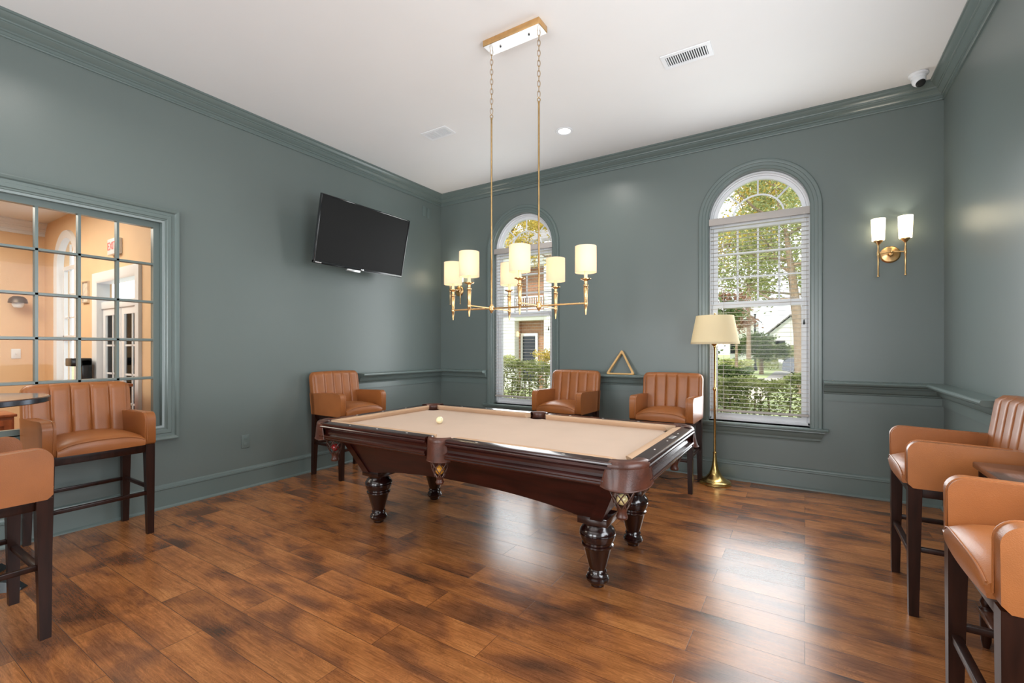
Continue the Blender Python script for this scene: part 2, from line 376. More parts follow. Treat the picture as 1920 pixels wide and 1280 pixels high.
for side, a0, a1 in (('left', FY, BY), ('right', FY, BY), ('back', LX, RX), ('front', LX, RX)):
    struct(run(crown, side, a0, a1).build('trim_%d' % k, 'trim', smooth=25)); k += 1
    struct(run(base, side, a0, a1).build('baseboard_'+side, 'trim', smooth=25))
for side, a0, a1 in (('left', 3.722, BY), ('back', LX, -3.722), ('back', -2.612, -.978), ('back', .150, RX), ('right', 3.72, BY)):
    struct(run(rail, side, a0, a1).build('trim_%d' % k, 'trim', smooth=25)); k += 1

# casing helper: sweep a (d outward, t thick) profile round an open path in a wall plane
def casing(b, path, prof, P):
    """path: [(u, v, nu, nv)]"""
    rings = [[P(u+nu*d, v+nv*d, t) for d, t in prof] for (u, v, nu, nv) in path]
    b.loft(rings)
def arch_path(c0, c1, z0, z1, off=0, N=36):
    r = (c1-c0)/2; c = (c0+c1)/2; sp = z1-r
    pts = [(c0, z0, -1, 0)]
    for i in range(N+1):
        a = PI-PI*i/N; pts.append((c+r*math.cos(a), sp+r*math.sin(a), math.cos(a), math.sin(a)))
    pts.append((c1, z0, 1, 0)); return pts
cas = [(-.002, -.02), (-.002, .010), (.008, .016), (.030, .017), (.034, .021), (.060, .024), (.064, .029), (.082, .033), (.092, .032), (.098, .024), (.098, 0), (.098, -.02)]
def rect_frame(b, u0, u1, v0, v1, w, P, t0, t1):
    for (a, c, e, f) in ((u0, u1, v0, v0+w), (u0, u1, v1-w, v1), (u0, u0+w, v0+w, v1-w), (u1-w, u1, v0+w, v1-w)):
        b.solid([P(a, e, t0), P(c, e, t0), P(c, f, t0), P(a, f, t0)], Vector(P(a, e, t1))-Vector(P(a, e, t0)))

def arched_window(n, c0, c1):
    w = thing('window_%d' % n, ((c0+c1)/2, BY, ZS)); w['kind'] = 'structure'
    hw = (c1-c0)/2; ox = (c0+c1)/2
    P = lambda u, v, t: (u, -t, v-ZS)                     # local coordinates, t towards the room
    b = B(); casing(b, arch_path(-hw, hw, ZS-.02, ZA), cas, P); b.build('window_casing', 'trim', w, smooth=25)
    # stool and apron
    b = B(); b.box(-hw-.145, hw+.145, -.075, .02, -.032, -.004, .006)
    b.box(-hw+.001, hw-.001, 0, .1, -.03, .0)
    ap = [(0, -.035), (.05, -.035), (.052, -.045), (.040, -.06), (.034, -.085), (.022, -.105), (.020, -.125), (.014, -.13), (.012, -.142), (0, -.142)]
    pr = [[(-hw-.12+(-z-.035)*.45, -a, z) for a, z in ap], [(hw+.12-(-z-.035)*.45, -a, z) for a, z in ap]]
    b.loft(pr); b.build('window_sill', 'trim', w, smooth=25)
    # white frame lining the reveal
    fr = [(-.0005, -.06), (-.0005, -.17), (-.045, -.17), (-.045, -.135), (-.028, -.130), (-.028, -.095), (-.016, -.09), (-.016, -.06)]
    b = B(); casing(b, arch_path(-hw, hw, ZS, ZA), fr, P); b.box(-hw, hw, .06, .17, 0, .03, .003)
    sp = ZA-hw; trz = sp-.03
    b.box(-hw+.02, hw-.02, .09, .165, trz-.03-ZS, trz+.03-ZS, .004); b.build('window_frame', 'white', w, smooth=30)
    # arch sash with sunburst
    b = B(); r = hw-.03; N = 36
    s0 = [(-.0, -.1), (-.0, -.14), (-.035, -.14), (-.035, -.1)]
    pth = [(r*math.cos(PI-PI*i/N), sp+r*math.sin(PI-PI*i/N), math.cos(PI-PI*i/N), math.sin(PI-PI*i/N)) for i in range(N+1)]
    casing(b, pth, s0, P); b.build('arch_sash', 'white', w, smooth=30)
    b = B(); ri = .235; g = [(-.008, -.112), (-.008, -.128), (.008, -.128), (.008, -.112)]
    casing(b, [(ri*math.cos(PI-PI*i/N), sp+ri*math.sin(PI-PI*i/N), math.cos(PI-PI*i/N), math.sin(PI-PI*i/N)) for i in range(N+1)], g, P)
    for a in (PI/4, PI/2, 3*PI/4):
        ca, sa = math.cos(a), math.sin(a)
        b.tube([P(ri*ca, sp+ri*sa, -.12), P((r-.03)*ca, sp+(r-.03)*sa, -.12)], .009, 6)
    b.build('sunburst_grille', 'white', w, smooth=30)
    mz = 1.80
    for nm, z0, z1, t0, t1 in (('upper_sash', mz, trz-.02, -.145, -.11), ('lower_sash', ZS+.028, mz+.02, -.11, -.075)):
        b = B(); rect_frame(b, -hw+.03, hw-.03, z0, z1, .043, P, t0, t1); b.bevel(.004, 1)
        o = b.build(nm, 'white', w, smooth=30)
        if nm == 'upper_sash':
            b = B()
            for i in (1, 2, 3):
                x = -hw+.073+(2*hw-.146)*i/4; b.box(x-.009, x+.009, .122, .132, z0+.04-ZS, z1-.04-ZS)
            for i in (1, 2):
                z = z0+.043+(z1-z0-.086)*i/3-ZS; b.box(-hw+.07, hw-.07, .121, .133, z-.009, z+.009)
            b.build('muntins', 'white', o, smooth=30)
        B().box(-hw+.06, hw-.06, -t0-.012, -t0-.008, z0+.03-ZS, z1-.03-ZS).build('window_pane', 'glass', o, smooth=0)
    b = B(); b.solid([(r*math.cos(PI-PI*i/N)*.95, .128, sp-ZS+.005+r*math.sin(PI-PI*i/N)*.95) for i in range(N+1)], (0, .003, 0)); b.build('arch_pane', 'glass', w, smooth=0)
    # venetian blind hangs inside the reveal: a thing of its own
    bl = thing('venetian_blind', (ox, BY+.035, 0), 0,
               'cream venetian blind hanging open in the %s' % ('wide-looking arched window behind the floor lamp' if n == 1 else 'arched window behind the gold chandelier'),
               'blind', 'venetian blinds in the arched windows')
    b = B(); b.box(-hw+.006, hw-.006, -.03, .03, 2.655, 2.70, .002); b.box(-hw+.003, hw-.003, -.042, -.030, 2.640, 2.712, .003); b.build('headrail', 'headrail', bl)
    b = B(); z = .745
    while z < 2.64:
        p = [(-.019, z-.0005), (-.010, z+.001), (0, z+.0015), (.010, z+.001), (.019, z-.0005), (.019, z-.0016), (0, z+.0001), (-.019, z-.0016)]
        b.prism([(a, c) for a, c in p], (-hw+.012, 0, 0), (hw-.012, 0, 0), (0, 1, 0)); z += .0425
    b.build('slats', 'slat', bl, smooth=50)
    b = B(); b.box(-hw+.012, hw-.012, -.024, .024, .690, .712, .004); b.build('bottom_rail', 'headrail', bl)
    b = B()
    for x in (-hw+.14, hw-.16):
        for y in (-.024, .024): b.tube([(x, y, .70), (x, y, 2.66)], .0011, 5)
    b.build('ladder_cord', 'slat', bl)
    b = B(); x = hw-.05; b.tube([(x, -.045, 1.62), (x, -.045, 2.66)], .0012, 5); b.build('pull_cord', 'slat', bl)
    b = B(); b.lathe([(0, .05), (.004, .048), (.006, .03), (.009, .004), (.006, 0), (0, 0)], (x, -.045, 1.58), 12); b.build('cord_tassel', 'black', bl)
    return w
arched_window(1, *WR); arched_window(2, *WL)

# interior window in the left wall
w = thing('window_3', (LX, 0, 0)); w['kind'] = 'structure'
PL = lambda u, v, t: (t, u, v)
icas = [(-.002, -.03), (-.002, .012), (.014, .016), (.018, .020), (.028, .020), (.034, .026), (.060, .028), (.064, .022), (.085, .024), (.093, .036), (.108, .042), (.116, .040), (.118, .028), (.118, 0), (.118, -.01)]
pth = [(IW[0], IW[2], -1, -1), (IW[0], IW[3], -1, 1), (IW[1], IW[3], 1, 1), (IW[1], IW[2], 1, -1), (IW[0], IW[2], -1, -1)]
b = B(); casing(b, pth, icas, PL); b.build('window_casing', 'trim', w, smooth=25)
b = B(); rect_frame(b, IW[0], IW[1], IW[2], IW[3], .047, PL, -.085, -.035); b.bevel(.003, 1); fr = b.build('window_sash', 'trim', w, smooth=30)
u0, u1, v0, v1 = IW[0]+.047, IW[1]-.047, IW[2]+.047+.04, IW[3]-.034
b = B(); nc, nr = 10, 5
b.box(-.085, -.035, IW[0]+.04, IW[1]-.04, IW[2]+.04, v0)
for i in range(0, nc):
    y = 1.661-.2305*i
    if i and y > u0: b.solid([(-.072, y-.013, v0-.01), (-.038, y-.008, v0-.01), (-.038, y+.008, v0-.01), (-.072, y+.013, v0-.01)], (0, 0, v1-v0+.02))
for i in range(1, nr):
    z = v0+(v1-v0)*i/nr; b.solid([(-.072, u0, z-.013), (-.038, u0, z-.008), (-.038, u0, z+.008), (-.072, u0, z+.013)], (0, u1-u0, 0))
b.build('muntins', 'trim', w, smooth=30)
B().box(-.060, -.057, u0-.01, u1+.01, v0-.02, v1+.01).build('window_pane', 'glass', w, smooth=0)
# windows outside the frame of the photograph that let the daylight in
def plain_window(n, axis, a0, a1, z0, z1, at, s):
    w = thing('window_%d' % n, (0, 0, 0)); w['kind'] = 'structure'
    P = (lambda u, v, t: (at-s*t, u, v)) if axis == 'y' else (lambda u, v, t: (u, at-s*t, v))
    c2 = [(d, t) for d, t in cas]
    pth = [(a0, z0, -1, -1), (a0, z1, -1, 1), (a1, z1, 1, 1), (a1, z0, 1, -1), (a0, z0, -1, -1)]
    b = B(); casing(b, pth, c2, P); b.build('window_casing', 'trim', w, smooth=25)
    b = B(); rect_frame(b, a0, a1, z0, z1, .05, P, -.1, -.05)
    N = 2
    for i in range(1, N):
        u = a0+(a1-a0)*i/N; rect_frame(b, u-.03, u+.03, z0+.05, z1-.05, .03, P, -.1, -.05)
    b.build('window_frame', 'white', w, smooth=25)
plain_window(4, 'y', SW[0], SW[1], SW[2], SW[3], RX, 1)
plain_window(5, 'x', FW[0][0], FW[0][1], .6, 2.9, FY, -1); plain_window(6, 'x', FW[1][0], FW[1][1], .6, 2.9, FY, -1)

# ================================================================ CEILING AND WALL FITTINGS
def downlight(x, y, label, e=11):
    t = thing('recessed_downlight', (x, y, CZ), 0, label, 'ceiling light', 'recessed ceiling lights')
    B().lathe([(.062, -.0005), (.088, -.0005), (.092, -.004), (.088, -.008), (.070, -.009), (.064, -.006), (.062, -.0005)], seg=40).build('trim_ring', 'white', t)
    B().lathe([(0, -.003), (.062, -.003), (.062, -.0008), (0, -.0008)], seg=32).build('lens', 'lens', t)
    light('downlight_beam', 'AREA', (0, 0, -.02), e, (1, .96, .9), .1, .1, parent=t, spread=2.6)
downlight(-2.105, 4.34, 'small round recessed ceiling light near the back wall')
for x, y, q in ((-3.4, 1.0, 'above the interior window'), (-1.0, 1.4, 'above the viewer\'s right'), (-3.4, -1.2, 'behind the viewer on the left'), (-.6, -1.4, 'behind the viewer on the right')): downlight(x, y, 'round recessed ceiling light '+q)
def vent(x, y, w, d, label, n, along):
    t = thing('ceiling_vent', (x, y, CZ), 0, label, 'air vent', 'ceiling air vents')
    b = B(); P = lambda u, v, q: (u, v, q); rect_frame(b, -w/2, w/2, -d/2, d/2, .03, P, -.008, -.0005); b.bevel(.003, 1); b.build('vent_frame', 'white', t)
    B().box(-w/2+.02, w/2-.02, -d/2+.02, d/2-.02, -.002, -.0006).build('vent_shade_sheet', 'ventdark', t, smooth=0)  # black sheet standing in for the shade behind the louvers
    b = B()
    for i in range(n):
        f = (i+.5)/n
        if along: 
            u = -w/2+.03+(w-.06)*f; b.box(u-.0035, u+.0035, -d/2+.03, d/2-.03, -.0085, -.0025, mx=None)
        else:
            v = -d/2+.03+(d-.06)*f; b.box(-w/2+.03, w/2-.03, v-.0035, v+.0035, -.0085, -.0025)
    if not along: b.box(-.006, .006, -d/2+.03, d/2-.03, -.0088, -.0025)
    b.build('vent_louvers', 'white', t, smooth=0)
vent(-3.245, 3.68, .33, .185, 'small white ceiling vent over the wall-mounted television', 9, False)
vent(-.768, 3.728, .36, .185, 'white ceiling vent with wide dark slots, nearer the right wall', 18, True)
# security camera
t = thing('security_camera', (.789, 5.0, CZ), 0, 'white dome security camera on the ceiling by the right corner', 'camera')
B().lathe([(.066, -.0005), (.066, -.012), (.060, -.018), (.052, -.022), (.050, -.045), (0, -.045)], seg=36).build('mount', 'white', t)
mx = Matrix.Rotation(math.radians(38), 4, 'X')
hd = B().sphere((0, 0, 0), .047, 28).build('camera_head', 'white', t, loc=(0, -.012, -.060))
B().lathe([(0, -.050), (.022, -.050), (.030, -.047), (.033, -.040), (.033, -.036), (0, -.036)], seg=28, mx=Matrix.Rotation(math.radians(-32), 4, 'X') @ Matrix.Rotation(math.radians(-14), 4, 'Y')).build('lens_ring', 'black', hd)

# wall plates
def plate(x, y, z, w, h, name, label, cat, group=None, sockets=False):
    t = thing(name, (x, y, z), 0, label, cat, group)
    B().box(.0005, .007, -w/2, w/2, -h/2, h/2, .002).build('cover_plate', 'trim', t)
    if sockets:
        for s in (-1, 1):
            b = B(); b.box(.006, .0095, -.017, .017, s*.027-.014, s*.027+.014, .001); b.build('socket', 'trim', t)
plate(LX, 2.40, .452, .076, .125, 'wall_outlet', 'painted double power outlet low on the left wall', 'outlet', None, True)
plate(LX, 4.895, 3.300, .082, .145, 'blank_wall_plate', 'blank painted wall plate by the corner, farther from the corner', 'wall plate', 'blank plates high in the corner')
plate(LX, 4.990, 3.290, .082, .145, 'blank_wall_plate', 'blank painted wall plate by the corner, nearest the corner', 'wall plate', 'blank plates high in the corner')

# television
t = thing('television', (-4.241, 3.569, 2.591), 0, 'black flat-screen television tilted down on the left wall', 'television')
t.rotation_euler = (0, .21, 0)
b = B(); rect_frame(b, -.622, .622, -.357, .357, .012, lambda u, v, q: (q, u, v), -.02, .012); b.box(-.02, .012, -.622, .622, -.357, -.330, .002); b.bevel(.003, 2)
b.build('bezel', mat('gloss_black_bezel', (.012, .012, .014), .08, coat=1), t, smooth=30)
B().box(-.045, -.005, -.61, .61, -.345, .345, .012).build('back_shell', 'black', t)
B().box(-.01, .006, -.612, .612, -.331, .347).build('screen', 'screen', t, smooth=0)
def text(body, size, loc, rot, m, parent, name, ext=.0006):
    cu = bpy.data.curves.new(name, 'FONT'); cu.body = body; cu.size = size; cu.extrude = ext; cu.align_x = 'CENTER'; cu.align_y = 'CENTER'
    o = bpy.data.objects.new(name, cu); COL.objects.link(o); o.location = loc; o.rotation_euler = rot; cu.materials.append(M[m])
    me = bpy.data.meshes.new_from_object(o); bpy.data.objects.remove(o)
    o = bpy.data.objects.new(name, me); COL.objects.link(o); o.location = loc; o.rotation_euler = rot
    if parent: o.parent = parent
    return o
B().box(.0125, .0135, -.015, .025, -.350, -.339, .0004).build('maker_badge', 'steel', t)
b = B()
for i in range(7): b.box(.0122, .0132, -.600+i*.0105, -.594+i*.0105, -.349, -.349+(.009 if i % 3 else .011))
b.build('corner_lettering', 'white', t, smooth=0)
b = B(); b.box(-.02, .014, -.20, -.02, -.380, -.356, .003); b.build('sensor_bar', 'steel', t)
mt = thing('tv_wall_mount', (LX, 3.569, 2.60), 0, 'black tilting bracket between television and left wall', 'bracket')
B().box(.002, .02, -.25, .25, -.12, .12, .003).build('wall_bracket', 'blackmetal', mt)
for y in (-.16, .16):
    for p in ([(.02, y, .08), (.30, y, .11)], [(.02, y, -.10), (.235, y, -.13)]): B().tube(p, .014, 8).build('tilt_arm', 'blackmetal', mt)

# ================================================================ CHANDELIER
CY = 2.812
ch = thing('linear_chandelier', (-1.76, CY, CZ), 0, 'brass linear chandelier with six fabric shades hanging over pool table', 'chandelier')
zo = -CZ
b = B(); b.box(-.235, .235, -.062, .062, -.045, -.0005, .003); b.build('ceiling_canopy', 'brass', ch)
B().box(-.231, .231, -.058, .058, -.0462, -.0448, .0).build('canopy_underside', mat('mirror_brass_plate', (.72, .71, .70), .35, metal=.6), ch, smooth=0)
for x in (-.12, .12): B().lathe([(0, -.054), (.006, -.054), (.007, -.047), (0, -.046)], (x, 0, 0), 12).build('canopy_screw', 'black', ch)
def link(b, c, r1, r2, wire, turn):
    n = 20; m = Matrix.Rotation(turn, 4, 'Z')
    b.tube([Vector(c)+m @ Vector((r1*math.cos(2*PI*i/n), 0, r2*math.sin(2*PI*i/n))) for i in range(n)], wire, 6, closed=True)
for sx in (-.2, .2):
    b = B(); z = -.047; top = 3.02 if sx < 0 else 3.06
    zb = (3.075 if sx < 0 else 3.085)+zo; kx = 0
    nlink = 13; st = (-.06-zb)/nlink
    for i in range(nlink): link(b, (sx, 0, -.065-st*i), .010, st*.66, .0021, (i % 2)*PI/2+.6)
    b.build('chain', 'oldbrass', ch)
    zr = zb-.03
    b = B(); link(b, (sx, 0, zb-.01), .010, .013, .003, .6); b.lathe([(0, zr+.012), (.007, zr+.010), (.008, zr), (.0065, zr-.006), (.0065, 1.665+zo), (0, 1.665+zo)], (sx, 0, 0), 14)
    b.build('down_rod', 'oldbrass', ch)
    h = 1.646+zo
    B().lathe([(0, h+.032), (.010, h+.030), (.012, h+.018), (.019, h+.016), (.020, h-.012), (.013, h-.018), (.010, h-.026), (.006, h-.034), (0, h-.036)], (sx, 0, 0), 20).build('hub', 'brass', ch)
h = 1.646+zo
b = B(); b.tube([(-.2, 0, h), (.2, 0, h)], .006, 10); b.build('crossbar', 'oldbrass', ch)
cand = [(.55, 0, .2, 0), (.2, -.255, .2, 0), (.2, .255, .2, 0), (-.2, -.27, -.2, 0), (-.2, .245, -.2, 0), (-.55, -.02, -.2, 0)]
cprof = [(0, 1.569), (.004, 1.570), (.0075, 1.60), (.010, 1.630), (.013, 1.634), (.013, 1.652), (.0105, 1.656), (.0125, 1.70), (.0145, 1.745), (.0115, 1.750), (.016, 1.757), (.016, 1.765), (.010, 1.771), (.010, 1.790), (.020, 1.797), (.034, 1.801), (.035, 1.806), (.012, 1.808), (0, 1.808)]
for (x, y, hx, hy) in cand:
    b = B(); b.tube([(hx, hy, h), (x, y, h)], .006, 10); b.build('arm', 'brass', ch)
    cn = B().lathe([(r, z+zo) for r, z in cprof], (x, y, 0), 20).build('candle_stem', 'brass', ch)
    B().lathe([(0, 1.806+zo), (.011, 1.806+zo), (.011, 1.872+zo), (0, 1.872+zo)], (x, y, 0), 16).build('candle_sleeve', mat('ivory_sleeve', (.85, .70, .45), .5, emit=(1, .7, .4), estr=.15), cn)
    B().lathe([(.0685, 1.845+zo), (.070, 1.845+zo), (.0695, 2.017+zo), (.068, 2.017+zo), (.0685, 1.845+zo)], (x, y, 0), 40).build('lamp_shade', 'shade', ch)
    B().lathe([(0, .055), (.010, .050), (.015, .03), (.012, .01), (.008, 0), (0, 0)], (x, y, 1.875+zo), 14).build('bulb', M['lens'], cn)
    light('shade_light', 'POINT', (x, y, 1.94+zo), 1.15, (1, .76, .50), radius=.02, parent=ch)

# ================================================================ WALL SCONCES
def sconce(x, label):
    t = thing('wall_sconce', (x, BY, 2.18), 0, label, 'wall lamp', 'twin wall lamps on the back wall')
    mx = Matrix.Rotation(PI/2, 4, 'X')
    B().lathe([(0, 0), (.072, 0), (.074, .006), (.066, .014), (.060, .016), (.030, .020), (.018, .026), (.014, .05), (0, .05)], (0, 0, 0), 36, mx).build('backplate', 'brass', t)
    b = B(); b.tube([(0, -.045, .005), (0, -.10, .005)], .008, 10); b.tube([(-.092, -.10, 0), (-.05, -.10, .004), (0, -.10, .008), (.05, -.10, .004), (.092, -.10, 0)], .0055, 10)
    b.sphere((0, -.104, .007), .012, 14); b.build('crossarm', 'brass', t)
    for s in (-.092, .092):
        st = B().lathe([(0, -.203), (.008, -.202), (.010, -.196), (.008, -.190), (.0055, -.186), (.0065, -.10), (.0075, -.02), (.010, -.016), (.010, .016), (.0072, .022), (.0065, .075), (.010, .082),
                   (.022, .098), (.033, .108), (.034, .116), (.0, .118)], (s, -.10, 0), 20).build('stem', 'brass', t)
        B().lathe([(.042, .118), (.045, .116), (.052, .305), (.0495, .306), (.042, .118)], (s, -.10, 0), 36).build('glass_shade', 'glass_shade', t)
        B().lathe([(0, .065), (.012, .06), (.018, .04), (.014, .012), (.01, 0), (0, 0)], (s, -.10, .13), 14).build('bulb', M['lens'], st)
        light('sconce_light', 'POINT', (s, -.10, .225), 4.5, (1, .92, .80), radius=.025, parent=t)
sconce(.637, 'brass twin wall lamp right of the large window, near corner')
sconce(-4.225, 'brass twin wall lamp in the left corner, mostly behind chandelier shades')

# ================================================================ FLOOR LAMP
t = thing('floor_lamp', (-.762, 5.0, 0), 0, 'unlit brass floor lamp with cream drum shade before the window', 'floor lamp')
B().lathe([(0, 0), (.150, 0), (.152, .008), (.146, .016), (.148, .022), (.142, .030), (.128, .038), (.118, .040), (.085, .062), (.055, .098), (.036, .145), (.024, .205), (.017, .27), (.015, .30), (.019, .304), (.019, .312), (.012, .316), (0, .316)], seg=48).build('base', 'lampbrass', t)
B().lathe([(0, .31), (.0115, .31), (.0115, .925), (.016, .932), (.019, .945), (.016, .958), (.0095, .965), (.0095, 1.355), (.013, 1.36), (.013, 1.372), (.028, 1.385), (.032, 1.395), (.028, 1.402), (.012, 1.408), (.012, 1.47), (0, 1.47)], seg=24).build('pole', 'lampbrass', t)
sh = B().lathe([(.2235, 1.395), (.2255, 1.395), (.2245, 1.412), (.1765, 1.665), (.1745, 1.677), (.1725, 1.677), (.2235, 1.395)], seg=64).build('lamp_shade', 'lampshade', t)
B().lathe([(.2262, 1.395), (.2240, 1.411), (.2232, 1.411), (.2252, 1.395), (.2262, 1.395)], seg=64).build('shade_hem', M['lampshade'], sh)
b = B()
for a in (0, 2*PI/3, 4*PI/3): b.tube([(0, 0, 1.665), (.174*math.cos(a), .174*math.sin(a), 1.665)], .002, 6)
b.tube([(0, 0, 1.46), (0, 0, 1.70)], .003, 6); b.lathe([(0, .02), (.006, .018), (.009, .010), (.005, 0), (0, 0)], (0, 0, 1.685), 12); b.build('shade_spider', 'lampbrass', t)
B().lathe([(0, .12), (.02, .11), (.03, .08), (.022, .03), (.013, 0), (0, 0)], (0, 0, 1.47), 16).build('bulb', 'white', t)
B().tube([(-.15, .03, .006), (-.30, .02, .005), (-.42, -.10, .005), (-.60, -.05, .005), (-.78, .10, .005), (-.9, .2, .005)], .0035, 6).build('power_cord', 'black', t)

# ================================================================ TRIANGLE RACK
t = B()
R_, hh = .165, .285
def tri(r, y0, y1, rad):
    pts = []; V3 = [(-r, 0), (r, 0), (0, hh*r/.165)]
    cx, cz = 0, hh*r/.165/3
    for i, (px, pz) in enumerate(V3):
        a = Vector(V3[i-1])-Vector((px, pz)); c = Vector(V3[(i+1) % 3])-Vector((px, pz)); a.normalize(); c.normalize()
        p = Vector((px, pz)); s = p+a*rad*1.6; e = p+c*rad*1.6
        for k in range(7):
            f = k/6; q = s*(1-f)**2+p*2*f*(1-f)+e*f*f; pts.append((q.x, q.y))
    return pts
o_ = tri(.172, 0, 0, .022); i_ = [(x*.80, z*.80+.0175) for x, z in tri(.172, 0, 0, .018)]
rings = [[(x, 0, z) for x, z in o_], [(x, .034, z) for x, z in o_], [(x, .034, z) for x, z in i_], [(x, 0, z) for x, z in i_], [(x, 0, z) for x, z in o_]]
t.loft(rings, caps=False); bmesh.ops.remove_doubles(t.bm, verts=t.bm.verts, dist=1e-5); t.bevel(.002, 1)
o = t.build('triangle_rack', 'rack', smooth=35, loc=(-1.79, BY-.115, 1.052)); o.rotation_euler = (math.radians(-13), 0, 0)
tag(o, 'light wooden billiard triangle leaning on the chair rail between windows', 'billiard rack')

# ================================================================ BAR CHAIRS (front faces -Y in local space)
def make_chair():
    t = thing('bar_chair')
    W2 = .300
    for s in (-1, 1):                                   # arms
        prof = []
        y0, y1, z0, z1, r = -.252, .235, .648, .884, .055
        prof += [(y0+.022, z0), (y1, z0), (y1+.03, z1-.012), (y1-.1, z1-.010)]
        for k in range(9):
            a = PI/2+PI/2*k/8; prof.append((y0+r+r*math.cos(a), z1-r+r*math.sin(a)))
        prof += [(y0+.002, z0+.02)]
        b = B(); x0 = s*W2; x1 = s*(W2-.066)
        b.loft([[(x, y, z) for y, z in prof] for x in (x0, x1)]); b.bevel(.013, 3, 50)
        a_ = b.build('armrest', 'leather', t, smooth=50)
        b = B(); xm = s*(W2-.052); pts = [(xm, y, z) for y, z in [(y0-.001, z0+.03)]+[(y0+r+(r+.001)*math.cos(PI-PI/2*k/8), z1-r+(r+.001)*math.sin(PI-PI/2*k/8)) for k in range(9)]+[(y1-.1, z1-.009)]]
        b.tube(pts, .0028, 6); b.build('piping', 'leather', a_)
    # seat cushion: crowned
    b = B(); nx, ny = 14, 14; X, Y0, Y1 = .233, -.258, .17
    def sz(u, v):
        e = lambda q: 1-abs(2*q-1)**5
        return .742+.030*(1-(2*u-1)**2)*(.55+.45*(1-(2*v-1)**2)) * 1.0 - .022*(1-e(u)) - .024*(1-e(v))
    top = [[(-X+2*X*i/nx, Y0+(Y1-Y0)*j/ny - .010*(1-(2*i/nx-1)**2)*(1 if j == 0 else 0), sz(i/nx, j/ny)) for i in range(nx+1)] for j in range(ny+1)]
    V = [[b.bm.verts.new(p) for p in r] for r in top]
    for j in range(ny):
        for i in range(nx): b.bm.faces.new((V[j][i], V[j][i+1], V[j+1][i+1], V[j+1][i]))
    edge = [V[0][i] for i in range(nx+1)]+[V[j][nx] for j in range(1, ny+1)]+[V[ny][i] for i in range(nx-1, -1, -1)]+[V[j][0] for j in range(ny-1, 0, -1)]
    prev = edge
    for dz, ins in ((.006, .0), (.045, -.004), (.080, 0)):
        cur = []
        for v in edge:
            z = (v.co.z-.006) if dz == .006 else (.735-dz)
            k = 1+ins/.233; cur.append(b.bm.verts.new((v.co.x*(1 if ins == 0 else 1.0), v.co.y+(-.006 if dz == .045 and v.co.y < -.25 else 0)+(-.003 if v.co.y < -.25 else 0), z)))
        for i in range(len(edge)): b.bm.faces.new((prev[i], prev[(i+1) % len(edge)], cur[(i+1) % len(edge)], cur[i]))
        prev = cur
    b.bm.faces.new(prev); st = b.build('seat_cushion', 'leather', t, smooth=60)
    b = B(); b.tube([(-X+.006+(2*X-.012)*i/14, Y0-.004-.010*(1-(2*i/14-1)**2), sz(i/14, 0)+.001) for i in range(15)], .003, 6); b.build('piping', 'leather', st)
    # backrest with five padded channels
    b = B(); NX, NZ = 110, 18; z0, zt = .648, 1.092
    def col(i): return -W2+2*W2*(i/NX)
    def ztop(x):
        r = .055; d = abs(x)-(W2-r)
        return zt-(r-math.sqrt(max(0, r*r-d*d)) if d > 0 else 0) + .006*(1-(x/W2)**2)
    F = []; K = []
    for j in range(NZ+1):
        rf, rk = [], []
        for i in range(NX+1):
            x = col(i); v = j/NZ; z = z0+(ztop(x)-z0)*v
            lean = .175+max(0, z-.70)*.14
            u = (x+W2-.028)/(2*W2-.056)
            pad = 0
            if 0 <= u <= 1:
                ph = (u*5) % 1; pad = .017*(1-abs(2*ph-1)**5)**.5 if 0 < ph < 1 else 0
            top = min(1, max(0, (ztop(x)-z)/.03)); pad *= math.sqrt(top)
            if z < .72: pad *= .3
            ed = min((W2-abs(x))/.016, (ztop(x)-z)/.016, 1); ed = max(0, ed); rnd = .014*(1-math.sqrt(1-(1-ed)**2))
            rf.append(b.bm.verts.new((x, lean-pad+rnd-.012, z)))
            rk.append(b.bm.verts.new((x, lean+.068-rnd*1.2-.25*max(0, .70-z)*.3, z)))
        F.append(rf); K.append(rk)
    for j in range(NZ):
        for i in range(NX):
            b.bm.faces.new((F[j][i], F[j][i+1], F[j+1][i+1], F[j+1][i])); b.bm.faces.new((K[j][i], K[j+1][i], K[j+1][i+1], K[j][i+1]))
        for i in (0, NX): b.bm.faces.new((F[j][i], F[j+1][i], K[j+1][i], K[j][i]))
    for i in range(NX):
        for j in (0, NZ): b.bm.faces.new((F[j][i], F[j][i+1], K[j][i+1], K[j][i]))
    b.build('backrest', 'leather', t, smooth=55)
    b = B(); b.box(-.27, .27, -.235, -.210, .596, .668, .003); b.box(-.27, .27, .20, .225, .596, .66, .003)
    b.box(-.275, -.25, -.22, .21, .600, .66, .003); b.box(.25, .275, -.22, .21, .600, .66, .003); b.build('seat_frame', 'darkwood', t)
    for sx in (-1, 1):
        for sy in (-1, 1):
            yt = -.222 if sy < 0 else .208; yb = -.226 if sy < 0 else .232
            xt = sx*.268; xb = sx*.272
            b = B(); rings = []
            for z, h_, xc, yc in ((0, .0195, xb, yb), (.03, .020, xb, yb), (.60, .0275, xt, yt), (.652, .0275, xt, yt)):
                rings.append([(xc-h_, yc-h_, z), (xc+h_, yc-h_, z), (xc+h_, yc+h_, z), (xc-h_, yc+h_, z)])
            b.loft(rings); b.bevel(.003, 1, 30); b.build('leg', 'darkwood', t, smooth=30)
    for nm, a in (('front_stretcher', (-.26, .26, -.240, -.212, .287, .312)), ('rear_stretcher', (-.26, .26, .208, .232, .325, .350))):
        B().box(*a, .003).build(nm, 'darkwood', t)
    for s in (-1, 1): B().box(s*.270-.011, s*.270+.011, -.22, .21, .325, .350, .003).build('side_stretcher', 'darkwood', t)
    return t
proto = make_chair()
G = 'tan leather bar chairs'
